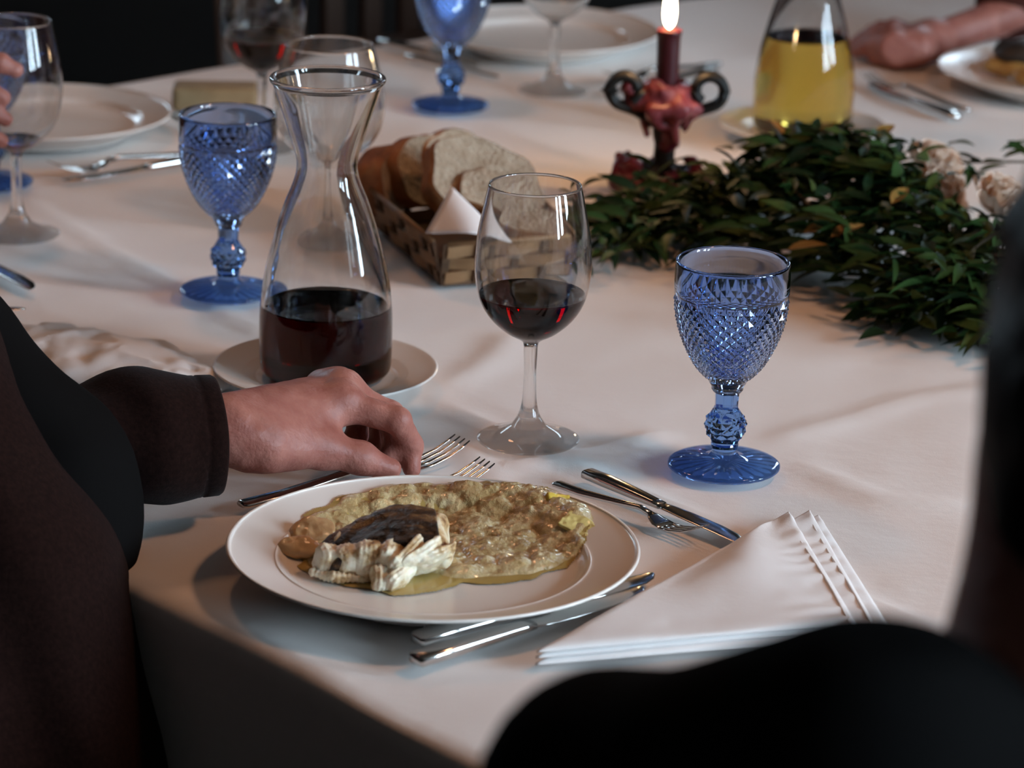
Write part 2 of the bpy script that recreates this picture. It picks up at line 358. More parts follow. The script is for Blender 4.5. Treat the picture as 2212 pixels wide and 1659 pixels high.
# ------------------------------------------------------------------ table and cloth
UL, VL = 2.25, 2.75
tb = thing('dining_table', 'large rectangular dining table hidden beneath the white tablecloth', 'table', UV(UL/2, VL/2, -T), VANG)
obj('tabletop', *box(0, 0, T-0.027, VL-0.03, UL-0.03, 0.03), M['wood'], tb, False)
for sx in (-1, 1):
    for sy in (-1, 1):
        obj('leg', *box(sx*(VL/2-0.25), sy*(UL/2-0.25), (T-0.042)/2, 0.07, 0.07, T-0.042), M['wood'], tb, False)
def cloth():
    st = 0.0115; DR = 0.25
    us = np.arange(-DR, UL, st); vs = np.concatenate([np.arange(-DR, VL, st)])
    A, B = np.meshgrid(us, vs, indexing='ij'); R = 0.014
    def fold(s):
        a = np.maximum(-s, 0); ang = np.minimum(a/R, math.pi/2); ex = np.maximum(a-R*math.pi/2, 0)
        return np.where(s >= 0, s, -R*np.sin(ang)), R*(1-np.cos(ang))+ex
    pu, du = fold(A); pv, dv = fold(B)
    z = -np.maximum(du, dv)
    pu = pu - np.where(du > 0.01, (0.014*np.sin(B*15+np.sin(B*5)*1.2)+0.012)*np.minimum(du/0.3, 1), 0)
    pv = pv - np.where(dv > 0.01, (0.014*np.sin(A*15+np.sin(A*5)*1.2)+0.012)*np.minimum(dv/0.3, 1), 0)
    P = np.stack([pu, pv, pu*0], -1)
    n = 0.55*vnoise(P, 5.0)+0.32*vnoise(P+5, 11.0)+0.13*vnoise(P+9, 25.0)
    top = np.clip((0.012-np.maximum(du, dv))/0.012, 0, 1)
    hgt = (n-0.95)*0.0048
    C0 = np.array(CORN)[:2]; uu = np.array(UD)[:2]; vv = np.array(VD)[:2]
    X = C0[0]+pu*uu[0]+pv*vv[0]; Y = C0[1]+pu*uu[1]+pv*vv[1]
    def crease(pts, amp, wd):
        h = np.zeros_like(X)
        for p, q in zip(pts[:-1], pts[1:]):
            a = np.array(W(*p))[:2]; b = np.array(W(*q))[:2]; ab = b-a; L2 = ab@ab
            t = ((X-a[0])*ab[0]+(Y-a[1])*ab[1])/L2; tc = np.clip(t, 0, 1)
            sgn = (X-a[0])*ab[1]-(Y-a[1])*ab[0]
            d = np.hypot(X-a[0]-tc*ab[0], Y-a[1]-tc*ab[1])
            h = np.maximum(h, np.exp(-(d/wd)**2))
        return amp*h
    hgt += crease([(930, 850), (1200, 975), (1630, 1165), (2060, 1375), (2400, 1540)], 0.0048, 0.0065)
    hgt += crease([(60, 430), (250, 540), (420, 625), (560, 700)], 0.0040, 0.0065)
    hgt += crease([(1010, 960), (1080, 1040), (1100, 1100)], 0.0036, 0.010) + crease([(1110, 1000), (1330, 955), (1420, 930)], 0.0040, 0.009)
    hgt += crease([(980, 820), (1060, 770), (1100, 720)], 0.0036, 0.013)+crease([(1180, 960), (1280, 990), (1400, 970)], 0.0036, 0.008)
    hgt += crease([(1700, 930), (1980, 850), (2200, 830)], 0.0032, 0.013)+crease([(1750, 1000), (1900, 1070), (2050, 1080)], 0.0032, 0.012)
    z = z + np.minimum(hgt, 0.0002)*top - 0.0002
    V = np.stack([X, Y, T+z], -1).reshape(-1, 3); ni, nj = A.shape
    I = (np.arange(ni-1)[:, None]*nj+np.arange(nj-1)).ravel()
    F = np.stack([I, I+nj, I+nj+1, I+1], -1)
    o = obj('tablecloth', V, F[:, ::-1], M['cloth'])
    tag(o, 'creased white cotton tablecloth spread over the long dining table', 'tablecloth')
    return o
cloth()

# ------------------------------------------------------------------ blue pressed glass goblets
def diamond_band(pts, N, amp, fade=0.0):
    """rows spaced so every diamond is as tall as wide; pts: dense (r, z) from low to high"""
    P = np.array(pts); seg = np.hypot(*np.diff(P, axis=0).T); rm = (P[1:, 0]+P[:-1, 0])/2
    v = np.concatenate([[0], np.cumsum(seg*N/(2*math.pi*rm))])
    rows = int(round(v[-1]*2)); vs = np.linspace(0, v[-1], rows+1)
    r = np.interp(vs, v, P[:, 0]); z = np.interp(vs, v, P[:, 1]); V = []; n = 2*N
    for j in range(rows+1):
        t0 = np.array([np.interp(vs[min(j+1, rows)], v, P[:, 0])-np.interp(vs[max(j-1, 0)], v, P[:, 0]), np.interp(vs[min(j+1, rows)], v, P[:, 1])-np.interp(vs[max(j-1, 0)], v, P[:, 1])])
        t0 /= np.linalg.norm(t0); nr, nz = t0[1], -t0[0]
        for i in range(n):
            up = ((i+j) % 2 == 1) and 0 < j < rows
            h = amp*(r[j]/P[:, 0].max()) if up else 0
            a = math.pi*2*i/n; rr = r[j]+nr*h
            V.append((rr*math.cos(a), rr*math.sin(a), z[j]+nz*h))
    F = []
    for j in range(rows):
        for i in range(n):
            k = (i+1) % n; a, b, c, d = j*n+i, j*n+k, (j+1)*n+k, (j+1)*n+i
            if (i+j) % 2 == 0: F += [[a, b, c], [a, c, d]]      # valley runs a-c
            else: F += [[a, b, d], [b, c, d]]
    return V, F, rows
def goblet(loc, label, rz=0.0):
    t = thing('goblet', label, 'goblet', loc, rz, 'blue goblets')
    N = 30; n = 2*N
    low = smoothprof([(0.0148, 0.0700), (0.0195, 0.0740), (0.0262, 0.0825), (0.0328, 0.0955), (0.0375, 0.1085), (0.0402, 0.1210), (0.0413, 0.1345)], 10)
    V, F, rows = diamond_band(low, N, 0.0018)
    flat = [True]*0
    # plain lip band, rim and the inside of the bowl
    prof = [(0.0424, 0.1352), (0.0426, 0.1400), (0.0425, 0.1500), (0.0422, 0.1585), (0.0418, 0.1600), (0.0408, 0.1605), (0.0398, 0.1597), (0.0394, 0.1570), (0.0394, 0.1450)]
    prof += [(r-0.0030 if r > 0.02 else max(r-0.004, 0.002), z+0.0025) for r, z in low[::-1][:-6:4]] + [(0.009, 0.0752), (0.004, 0.0745)]
    b = len(V)
    for r, z in prof:
        for i in range(n):
            a = math.pi*2*i/n; V.append((r*math.cos(a), r*math.sin(a), z))
    top = rows*n
    for i in range(n):
        k = (i+1) % n; F.append([top+i, top+k, b+k, b+i])
    nf = len(F)
    for j in range(len(prof)-1):
        for i in range(n):
            k = (i+1) % n; F.append([b+j*n+i, b+j*n+k, b+(j+1)*n+k, b+(j+1)*n+i])
    cap_fan(V, F, [b+(len(prof)-1)*n+i for i in range(n)])
    # collar below the bowl
    c = len(V); col = [(0.0148, 0.0700), (0.0142, 0.0678), (0.0128, 0.0655), (0.0116, 0.0632), (0.0120, 0.0622), (0.0104, 0.0600)]
    for r, z in col[1:]:
        for i in range(n):
            a = math.pi*2*i/n; V.append((r*math.cos(a), r*math.sin(a), z))
    ringsL = [list(range(n))]+[list(range(c+j*n, c+(j+1)*n)) for j in range(len(col)-1)]
    for A, B in zip(ringsL[:-1], ringsL[1:]):
        for i in range(n):
            k = (i+1) % n; F.append([B[i], B[k], A[k], A[i]])
    o = obj('bowl', V, F, M['blue_bowl'], t, False)
    o.data.polygons.foreach_set('use_smooth', [not (i < nf) for i in range(len(F))])
    # stem: faceted shaft, cut knop
    V = []; F = []
    st = [(0.0104, 0.0600), (0.0095, 0.0590), (0.0092, 0.0540), (0.0090, 0.0485), (0.0102, 0.0462), (0.0124, 0.0420)]
    kn = smoothprof([(0.0124, 0.0420), (0.0144, 0.0375), (0.0147, 0.0330), (0.0134, 0.0275), (0.0112, 0.0235)], 8)[::-1]
    lo_ = [(0.0112, 0.0235), (0.0100, 0.0205), (0.0104, 0.0190), (0.0092, 0.0150), (0.0096, 0.0128), (0.0120, 0.0100)]
    def rings(prof, fac):
        base = len(V)
        for j, (r, z) in enumerate(prof):
            for i in range(n):
                a = math.pi*2*i/n; rr = r
                if fac and 0 < j < len(prof)-1: rr = r*math.cos(math.pi/8)/math.cos(((a+math.pi/8) % (math.pi/4))-math.pi/8)
                V.append((rr*math.cos(a), rr*math.sin(a), z))
        for j in range(len(prof)-1):
            for i in range(n):
                k = (i+1) % n; F.append([base+(j+1)*n+i, base+(j+1)*n+k, base+j*n+k, base+j*n+i])
    rings(st, True)
    kv, kf, kr = diamond_band(kn, 10, 0.0016)
    base = len(V); V += kv; F += [[q+base for q in f] for f in kf]
    rings(lo_, False)
    obj('stem', V, F, M['blue_stem'], t, False)
    # foot: radial flutes and a scalloped edge
    V = []; F = []; m = 144
    fp = [(0.0120, 0.0100), (0.0145, 0.0088), (0.020, 0.0074), (0.028, 0.0062), (0.036, 0.0052), (0.0405, 0.0046), (0.0420, 0.0036), (0.0420, 0.0020), (0.0405, 0.0006), (0.038, 0.0004), (0.033, 0.0016), (0.022, 0.0022), (0.010, 0.0026), (0.003, 0.0028)]
    for j, (r, z) in enumerate(fp):
        for i in range(m):
            a = math.pi*2*i/m; ph = abs(math.sin(a*12)); rr, zz = r, z
            if 10 <= j <= 12: zz = z+0.0013*(1-ph)*(r/0.036)
            if 8 <= j <= 9: rr = r*(1-0.010*(1-ph))
            V.append((rr*math.cos(a), rr*math.sin(a), zz))
    for j in range(len(fp)-1):
        for i in range(m):
            k = (i+1) % m; F.append([(j+1)*m+i, (j+1)*m+k, j*m+k, j*m+i])
    cap_fan(V, F, [(len(fp)-1)*m+i for i in range(m)], True)
    obj('foot', V, F, M['blue_foot'], t, True)
    return t
g0 = goblet(W(1563, 1010), 'empty blue diamond-cut goblet standing between the red wine glass and the folded napkin', 0.05)
dup(g0, W(493, 632), 0.3, 'empty blue diamond-cut goblet standing left of the red wine carafe')
dup(g0, W(973, 230), 0.7, 'blurred blue goblet standing in front of the far white plate')
dup(g0, W(-22, 396), 0.2, 'blue goblet behind the held wine glass at the far left')

# ------------------------------------------------------------------ stemmed wine glasses
def wineglass_profile():
    return smoothprof([(0.0052, 0.0700), (0.0056, 0.0765), (0.0085, 0.0800), (0.0205, 0.0870), (0.0325, 0.0985), (0.0405, 0.1135), (0.0438, 0.1330), (0.0437, 0.1480), (0.0420, 0.1640), (0.0384, 0.1830), (0.0346, 0.2005)], 6)
def inner(prof, t): # offset towards the axis
    out = []
    for i, (r, z) in enumerate(prof):
        a = np.array(prof[max(i-1, 0)]); b = np.array(prof[min(i+1, len(prof)-1)]); d = (b-a)/np.linalg.norm(b-a)
        out.append((max(r-d[1]*t, 0.0008), z+d[0]*t))
    return out
def wine_glass(loc, label, rz=0, level=None):
    t = thing('wine_glass', label, 'wine glass', loc, rz, 'stemmed wine glasses')
    o = wineglass_profile(); i = [p for p in inner(o, 0.0011) if p[1] > 0.083]
    i = [(0.001, 0.0822), (0.006, 0.0824)]+[p for p in i if p[0] > 0.008]
    if level:                                  # where wine stands against the glass there is no air gap: the wine's own side is the inner face
        k = [p[1] for p in i]; r_ = float(np.interp(level, k, [p[0] for p in i])); i = [(r_, level)]+[p for p in i if p[1] > level+0.0006]
    full = o+[(0.0342, 0.2009)]+i[::-1]
    V, F = lathe(full, 72)
    if not level: cap_fan(V, F, list(range((len(full)-1)*72, len(full)*72)))
    obj('bowl', V, F, M['glass'], t)
    sp = smoothprof([(0.0135, 0.0120), (0.0085, 0.0200), (0.0058, 0.0300), (0.0049, 0.0420), (0.0047, 0.0560), (0.0052, 0.0700)], 6)
    V, F = lathe(sp, 72); obj('stem', V, F, M['glass'], t)
    fp = smoothprof([(0.002, 0.0016), (0.020, 0.0012), (0.034, 0.0002), (0.0378, 0.0002), (0.0391, 0.0010), (0.0385, 0.0020), (0.034, 0.0030), (0.024, 0.0058), (0.0135, 0.0120)], 4)
    V, F = lathe(fp, 72); cap_fan(V, F, list(range(72)), True)
    obj('foot', V, F, M['glass_foot'], t)
    return t
def liquid(loc, outer, wall, level, n=72, name='red_wine', m=None, label='', men=0.0018):
    ins = [p for p in inner(outer, wall-0.0003) if p[1] < level]
    io = inner(outer, wall-0.0003); rt = float(np.interp(level, [p[1] for p in io], [p[0] for p in io]))
    z0 = ins[0][1]
    prof = [(0.0008, z0)] + [p for p in ins if p[0] > 0.001] + [(rt, level), (rt-0.0008, level-men*0.45), (rt-0.002, level-men*0.8), (rt-0.004, level-men), (0.001, level-men)]
    V, F = lathe(prof, n); cap_fan(V, F, list(range((len(prof)-1)*n, len(prof)*n))); cap_fan(V, F, list(range(n)), True)
    ntop = n*4; nside = len(F)-n*2-ntop
    fm = [1]*nside+[0]*ntop+[0]*n+[1]*n
    o = obj(name, V, F, None, None, True, loc, [m, M[name+'_side']], fm); return tag(o, label, 'wine')
wine_glass(W(1141, 950), 'wine glass of red wine standing in front of the bread basket', 0, 0.1165)
WGP = [p for p in wineglass_profile() if p[1] > 0.0835]
liquid(W(1141, 950), WGP, 0.0014, 0.1165, m=M['red_wine'], label='dark red wine in the wine glass in front of the bread basket')
wine_glass(W(566, 318), 'wine glass of red wine behind the left blue goblet and the carafe', 1, 0.1165)
liquid(W(566, 318), WGP, 0.0014, 0.1165, m=M['red_wine'], label='dark red wine in the wine glass behind the carafe')
wine_glass(W(38, 506), 'nearly empty wine glass held by the hand at the far left', 2, 0.0905)
liquid(W(38, 506), WGP, 0.0014, 0.0905, m=M['red_wine'], label='last sip of red wine in the hand-held wine glass', men=0.001)
wg = wine_glass(W(1195, 196), 'empty wine glass standing in front of the far white plate', 3)
dup(wg, W(709, 515), 4, 'empty wide wine glass directly behind the red wine carafe', (1.16, 1.16, 0.915))

# ------------------------------------------------------------------ carafes
CP = smoothprof([(0.0445, 0.0010), (0.0500, 0.0050), (0.0524, 0.0130), (0.0529, 0.0430), (0.0522, 0.0600), (0.0503, 0.0764), (0.0472, 0.0930), (0.0432, 0.1090), (0.0386, 0.1260), (0.0333, 0.1425), (0.0278, 0.1560), (0.0247, 0.1660), (0.0238, 0.1740), (0.0250, 0.1825), (0.0288, 0.1950), (0.0335, 0.2100), (0.0385, 0.2250), (0.0425, 0.2370)], 6)
def carafe(loc, label, level):
    t = thing('carafe', label, 'carafe', loc, 0, 'glass carafes')
    n = 80; i = inner(CP, 0.0028)
    i = [(0.002, 0.0052), (0.035, 0.0052)]+[p for p in i if p[1] > 0.0065][:-1]
    r_ = float(np.interp(level, [p[1] for p in i], [p[0] for p in i])); i = [(r_, level)]+[p for p in i if p[1] > level+0.0008]
    full = [(0.002, 0.0022), (0.036, 0.0018), (0.041, 0.0006)]+CP+i[::-1]
    # the seam to the lip is left open at the top: rings of CP[-1] and i[-1]
    k = 3+len(CP)
    Vb, Fb = lathe(full[:k], n); Vi, Fi = lathe(full[k:], n)
    V, F = join([(Vb, Fb), (Vi, Fi)])
    cap_fan(V, F, list(range(n)), True)
    obj('body', V, F, M['glass'], t)
    lip = smoothprof([CP[-1], (0.0440, 0.2388), (0.0452, 0.2405), (0.0450, 0.2428), (0.0432, 0.2436), (0.0412, 0.2422), (0.0404, 0.2395), full[k]], 5)
    obj('lip', *lathe(lip, n), M['glass'], t)
    return t
def saucer(loc, label):
    t = thing('saucer', label, 'saucer', loc, 0, 'saucers under the carafes')
    V, F = lathe(smoothprof([(0.002, 0.0070), (0.050, 0.0070), (0.058, 0.0080), (0.066, 0.0108)], 4), 72); cap_fan(V, F, list(range(72)), False)
    obj('well', V, F, M['porcelain'], t)
    V, F = lathe(smoothprof([(0.066, 0.0108), (0.080, 0.0140), (0.0878, 0.0165), (0.0890, 0.0160), (0.0880, 0.0146), (0.070, 0.0080), (0.052, 0.0022), (0.050, 0.0002), (0.047, 0.0002), (0.045, 0.0030), (0.002, 0.0032)], 4), 72)
    obj('rim', V, F, M['porcelain'], t)
    return t
CL1 = W(703, 830); CL2 = W(1731, 298)
s0 = saucer(CL1, 'white saucer under the red wine carafe'); dup(s0, CL2, 0, 'white saucer under the white wine carafe')
up = Vector((0, 0, 0.0071))
carafe(CL1+up, 'clear glass carafe half filled with red wine beside the hand', 0.0600); carafe(CL2+up, 'clear glass carafe of yellow white wine behind the leafy garland', 0.1030)
liquid(CL1+up, [(0.0010, 0.0026), (0.040, 0.0026)]+CP[3:], 0.0031, 0.0600, 80, 'red_wine', M['red_wine'], 'almost black red wine in the carafe beside the hand', 0.002)
liquid(CL2+up, [(0.0010, 0.0026), (0.040, 0.0026)]+CP[3:], 0.0031, 0.1030, 80, 'white_wine', M['white_wine'], 'yellow white wine in the carafe behind the garland', 0.002)

# ------------------------------------------------------------------ plates
def dinner_plate(loc, label):
    t = thing('dinner_plate', label, 'plate', loc, 0, 'white dinner plates')
    n = 112
    well = smoothprof([(0.002, 0.0085), (0.060, 0.0085), (0.092, 0.0092), (0.1005, 0.0118), (0.1045, 0.0152)], 6)
    V, F = lathe(well, n); cap_fan(V, F, list(range(n)), False); obj('well', V, F, M['porcelain'], t)
    rim = smoothprof([(0.1045, 0.0152), (0.1062, 0.0162), (0.1085, 0.0160), (0.1220, 0.0194), (0.1352, 0.0232), (0.1368, 0.0246), (0.1384, 0.0248), (0.1390, 0.0240), (0.1375, 0.0222), (0.120, 0.0150), (0.100, 0.0064), (0.091, 0.0022), (0.089, 0.0002), (0.085, 0.0002), (0.083, 0.0040), (0.040, 0.0048), (0.002, 0.0048)], 4)
    V, F = lathe(rim, n); obj('rim', V, F, M['porcelain'], t)
    return t
PL = W(936, 1177, 0.0235); PL.z = T
p0 = dinner_plate(PL, 'white plate with grilled fish and pale stew in front of the hand')
def plate_at(px, py, label, s=1.0):
    l = W(px, py, 0.0235); l.z = T; return dup(p0, l, 0.4, label, (s, s, 1))
plate_at(105, 240, 'empty white plate at the far left table edge behind the held glass', 0.92)
plate_at(1172, 62, 'empty white plate at the far table edge behind the empty wine glass')
plate_at(2290, 150, 'white plate with dark food at the far right of the table')

# ------------------------------------------------------------------ cutlery
def table_knife(loc, rz, L, label, flip=False, group='steel cutlery'):
    """x runs from the handle end to the tip"""
    t = thing('table_knife', label, 'knife', loc, rz, group); s = L/0.206; f = -1 if flip else 1
    hs = [(0, 0, 0.0045, 0.0058, 0.0028), (0.002, 0, 0.0047, 0.0078, 0.0042), (0.03, 0, 0.0050, 0.0080, 0.0046), (0.07, 0, 0.0046, 0.0066, 0.0040), (0.092, 0, 0.0043, 0.0056, 0.0033), (0.1, 0, 0.0042, 0.0058, 0.0026)]
    obj('handle', *loft([(x*s, y, z, w*s, h*s) for x, y, z, w, h in hs], 16, 3.2), M['steel'], t)
    bl = [(0.1, 0, 0.0042, 0.0058, 0.0020), (0.108, 0.0006*f, 0.0042, 0.0074, 0.0014), (0.13, 0.0010*f, 0.0041, 0.0090, 0.0012), (0.165, 0.0010*f, 0.0039, 0.0094, 0.0011), (0.188, 0.0000*f, 0.0036, 0.0084, 0.0010), (0.199, -0.0022*f, 0.0034, 0.0058, 0.0009), (0.2045, -0.0044*f, 0.0033, 0.0028, 0.0008), (0.206, -0.0052*f, 0.0032, 0.0008, 0.0005)]
    obj('blade', *loft([(x*s, y*s, z, w*s, h*s) for x, y, z, w, h in bl], 12, 2.0), M['steel'], t)
    return t
def table_fork(loc, rz, L, label, group='steel cutlery', down=False):
    t = thing('table_fork', label, 'fork', loc, rz, group); s = L/0.208
    if down: t.rotation_euler[0] = 0
    hs = [(0, 0, 0.0035, 0.0052, 0.0018), (0.003, 0, 0.0036, 0.0074, 0.0024), (0.04, 0, 0.0042, 0.0070, 0.0026), (0.09, 0, 0.0085, 0.0046, 0.0026), (0.122, 0, 0.0118, 0.0033, 0.0026), (0.136, 0, 0.0095, 0.0040, 0.0023)]
    obj('handle', *loft([(x*s, y, z*s, w*s, h*s) for x, y, z, w, h in hs], 12, 2.6), M['steel'], t)
    hd = [(0.136, 0, 0.0095, 0.0040, 0.0020), (0.142, 0, 0.0070, 0.0085, 0.0014), (0.150, 0, 0.0045, 0.0115, 0.0012), (0.160, 0, 0.0030, 0.0120, 0.0011)]
    obj('head', *loft([(x*s, y, z*s, w*s, h*s) for x, y, z, w, h in hd], 12, 3.0), M['steel'], t)
    for k in range(4):
        y = (k-1.5)*0.0066
        ts = [(0.1585, y, 0.0031, 0.0021, 0.0010), (0.172, y, 0.0038, 0.0018, 0.0010), (0.188, y*0.98, 0.0074, 0.0016, 0.0009), (0.200, y*0.96, 0.0122, 0.0013, 0.0008), (0.208, y*0.94, 0.0165, 0.0006, 0.0005)]
        obj('tine', *loft([(x*s, yy*s, z*s, w*s, h*s) for x, yy, z, w, h in ts], 8, 2.4), M['steel'], t)
    return t
def ang(a, b):
    d = W(*b)-W(*a); return math.atan2(d.y, d.x)
table_knife(W(898, 1397), ang((898, 1397), (1421, 1252)), 0.206, 'steel table knife nearest the plate, its handle under the rim', True)
table_knife(W(895, 1441), ang((895, 1441), (1399, 1282)), 0.205, 'steel table knife on the napkin side of the knife pair before the plate', True)
table_fork(W(520, 1100), ang((520, 1100), (982, 992)), 0.199, 'steel fork touched by the fingertips, its handle showing left of the plate')
table_fork(W(561, 1152), ang((561, 1152), (1026, 1044)), 0.199, 'steel fork between the touched fork and the plate')
table_knife(W(1266, 1034), ang((1266, 1034), (1602, 1178)), 0.174, 'small steel dessert knife lying above the plate below the blue goblet')
table_fork(W(1199, 1050), ang((1199, 1050), (1486, 1160)), 0.150, 'small steel dessert fork tucked under the dessert knife at the plate rim')
def span(a, b): return min(max((W(*b)-W(*a)).length, 0.13), 0.23)
# blurred settings further away
table_knife(W(-150, 520), ang((-150, 520), (78, 632)), span((-150, 520), (78, 632)), 'dark steel knife at the left edge of the cloth below the held glass')
table_knife(W(-330, 716), ang((-330, 716), (52, 672)), span((-330, 716), (52, 672)), 'pale steel knife blade pointing in from the left above the crumpled napkin')
table_fork(W(462, 333), ang((462, 333), (110, 382)), span((462, 333), (110, 382)), 'steel fork lying in front of the far left plate')
table_knife(W(470, 345), ang((470, 345), (140, 398)), span((470, 345), (140, 398)), 'steel knife lying beside the fork in front of the far left plate')
table_fork(W(432, 288), ang((432, 288), (300, 232)), span((432, 288), (300, 232)), 'steel fork between the far left plate and the tan block')
table_knife(W(822, 95), ang((822, 95), (1040, 148)), span((822, 95), (1040, 148)), 'dark steel knife touching the rim of the plate at the far table edge')
table_knife(W(880, 128), ang((880, 128), (1082, 172)), span((880, 128), (1082, 172)), 'dark steel knife behind the blurred far goblet stem')
table_fork(W(1555, 142), ang((1555, 142), (1310, 182)), span((1555, 142), (1310, 182)), 'steel fork lying behind the red candle')
table_knife(W(1545, 158), ang((1545, 158), (1335, 205)), span((1545, 158), (1335, 205)), 'steel knife lying beside the fork behind the red candle')
table_fork(W(2092, 244), ang((2092, 244), (1868, 178)), span((2092, 244), (1868, 178)), 'dark steel fork right of the white wine carafe')
table_knife(W(2068, 262), ang((2068, 262), (1872, 186)), span((2068, 262), (1872, 186)), 'dark blue-grey steel knife right of the white wine carafe')
table_knife(W(1962, 142), ang((1962, 142), (2090, 112)), span((1962, 142), (2090, 112)), 'short dark knife beside the plate of dark food')

# ------------------------------------------------------------------ napkins
def sheet(name, poly, z0, thick, mt, parent=None, ripple=None, nu=70, nv=70, lift=None):
    """a soft folded layer: four world corners A,B,C,D (A-B lower edge, D-C upper edge); top and bottom skins"""
    A, B, C, D = [np.array(p) for p in poly]
    s, t = np.meshgrid(np.linspace(0, 1, nu), np.linspace(0, 1, nv), indexing='ij')
    P = A*((1-s)*(1-t))[..., None]+B*(s*(1-t))[..., None]+C*(s*t)[..., None]+D*((1-s)*t)[..., None]
    e = np.minimum(np.minimum(s, 1-s)*12, np.minimum(t, 1-t)*12); e = np.sqrt(1-(1-np.clip(e, 0, 1))**2)
    nz = 0.0012*vnoise(P, 22)+0.0006*vnoise(P, 55)
    if ripple is not None: nz = nz+ripple(s, t)
    base = P.copy(); base[..., 2] = T+z0+(lift(s, t) if lift is not None else 0)
    top = base.copy(); top[..., 2] += thick*(0.35+0.65*e)+np.maximum(nz, -thick*0.3)*e
    V = np.concatenate([top.reshape(-1, 3), base.reshape(-1, 3)])
    I = (np.arange(nu-1)[:, None]*nv+np.arange(nv-1)).ravel(); n = nu*nv
    F = np.stack([I, I+nv, I+nv+1, I+1], -1).tolist(); F += (np.stack([I, I+1, I+nv+1, I+nv], -1)+n).tolist()
    ring = [i*nv for i in range(nu)]+[(nu-1)*nv+j for j in range(1, nv)]+[i*nv+nv-1 for i in range(nu-2, -1, -1)]+[j for j in range(nv-2, 0, -1)]
    for a, b in zip(ring, ring[1:]+ring[:1]): F.append([a, a+n, b+n, b])
    if parent: V = V-np.array(parent.location)
    return obj(name, V, F, mt, parent)
def w3(px, py): return tuple(W(px, py))
npk = thing('folded_napkin', 'white cotton napkin folded in layers with gathered hems right of the plate', 'napkin', W(1560, 1320))
rip = lambda s, t: 0.0011*np.sin(t*58+np.sin(t*11)*2)*np.clip((s-0.72)/0.28, 0, 1)
q = lambda *p: [w3(*c) for c in p]
sheet('bottom_layer', q((1156, 1438), (1930, 1372), (1768, 1116), (1650, 1178)), 0.0002, 0.0042, M['napkin'], npk, lambda s, t: 0.0012*np.sin(t*50)*np.clip((s-0.8)/0.2, 0, 1))
sheet('middle_layer', q((1157, 1437), (1890, 1368), (1748, 1118), (1652, 1172)), 0.0046, 0.0036, M['napkin'], npk, rip)
sheet('top_layer', q((1158, 1437), (1846, 1372), (1702, 1132), (1640, 1168)), 0.0084, 0.0034, M['napkin'], npk, lambda s, t: rip(s, t)+0.0045*np.sin(math.pi*s)**2*np.sin(math.pi*t)**2+0.0012*np.sin(9*s+6*t))
hem = [W(1702, 1134, 0.0104), W(1743, 1190, 0.0108), W(1790, 1262, 0.0108), (W(1846, 1366, 0.0102))]
obj('hem_roll', *tube([p-npk.location for p in bezier_pts(hem, 8)], 0.0009, 8), M['napkin'], npk)
hem = [W(1748, 1120, 0.0068), W(1785, 1186, 0.0072), W(1833, 1262, 0.0072), (W(1890, 1362, 0.0066))]
obj('hem_roll', *tube([p-npk.location for p in bezier_pts(hem, 8)], 0.0009, 8), M['napkin'], npk)
# crumpled napkin by the sleeve
def crumple(P):
    d = sd_ell(P, (0, 0, 0.004), (0.135, 0.060, 0.022)); n = fbm(P, 24, 3)
    return d+0.010*np.abs(n)-0.002*vnoise(P, 70)
V, F = mesh_sdf(crumple, (-0.15, -0.075, 0.0), (0.15, 0.075, 0.04), 0.0035)
o = obj('crumpled_napkin', V, F, M['napkin'], None, True, W(195, 790)); o.rotation_euler = (0, 0, -0.5)
tag(o, 'crumpled white napkin lying behind the brown sleeve', 'napkin')

# ------------------------------------------------------------------ bread basket
bk = thing('bread_basket', 'woven pale wood-strip basket holding bread slices', 'basket', W(957, 620), 0)
ax = (W(1240, 600)-W(957, 620)); ax.z = 0; ax.normalize(); ay = Vector((-ax.y, ax.x, 0)); bk.rotation_euler = (0, 0, math.atan2(ax.y, ax.x))
BW, BL, BH = 0.125, 0.205, 0.042
def wall_pieces(p0, d, nrm, length):
    ns = 6 if length > 0.15 else 4
    for k in range(ns+1):
        x = length*k/ns
        for zz in range(1):
            c = p0+d*x; a = d*0.0035; b = nrm*0.0016
            V = [c-a-b, c+a-b, c+a+b, c-a+b]; lean = -nrm*0.010
            V = [tuple(v+Vector((0, 0, 0.002))) for v in V]+[tuple(v+lean*-1+Vector((0, 0, BH))) for v in V]
            obj('stake', V, [[0, 1, 2, 3][::-1], [4, 5, 6, 7], [0, 1, 5, 4], [1, 2, 6, 5], [2, 3, 7, 6], [3, 0, 4, 7]], M['stake'], bk, False)
    for r in range(3):
        z = 0.0035+r*0.0125; hh = 0.0112; V = []; F = []; n = ns*6
        for i in range(n+1):
            x = length*i/n; wv = 0.0030*math.cos(math.pi*(i/6)+math.pi*(r % 2))
            for zz in (z, z+hh):
                c = p0+d*x+nrm*(wv+0.010*(zz/BH))+Vector((0, 0, zz))
                V += [tuple(c-nrm*0.0006), tuple(c+nrm*0.0006)]
        for i in range(n):
            a = i*4; b = a+4; F += [[a, b, b+2, a+2], [a+1, a+3, b+3, b+1], [a+2, b+2, b+3, a+3], [a, a+1, b+1, b]]
        obj('strip', V, F, M['strip'], bk, False)
    zt = BH; c0 = p0+nrm*0.010+Vector((0, 0, zt)); c1 = c0+d*length
    obj('rim', *tube([c0, c0+d*length*0.5, c1], 0.0024, 8), M['strip'], bk)
X = Vector((1, 0, 0)); Y = Vector((0, 1, 0))
wall_pieces(Vector((0, 0, 0)), X, -Y, BW); wall_pieces(Vector((BW, 0, 0)), Y, X, BL)
wall_pieces(Vector((BW, BL, 0)), -X, Y, BW); wall_pieces(Vector((0, BL, 0)), -Y, -X, BL)
obj('bottom', *box(BW/2, BL/2, 0.0025, BW, BL, 0.004), M['stake'], bk, False)
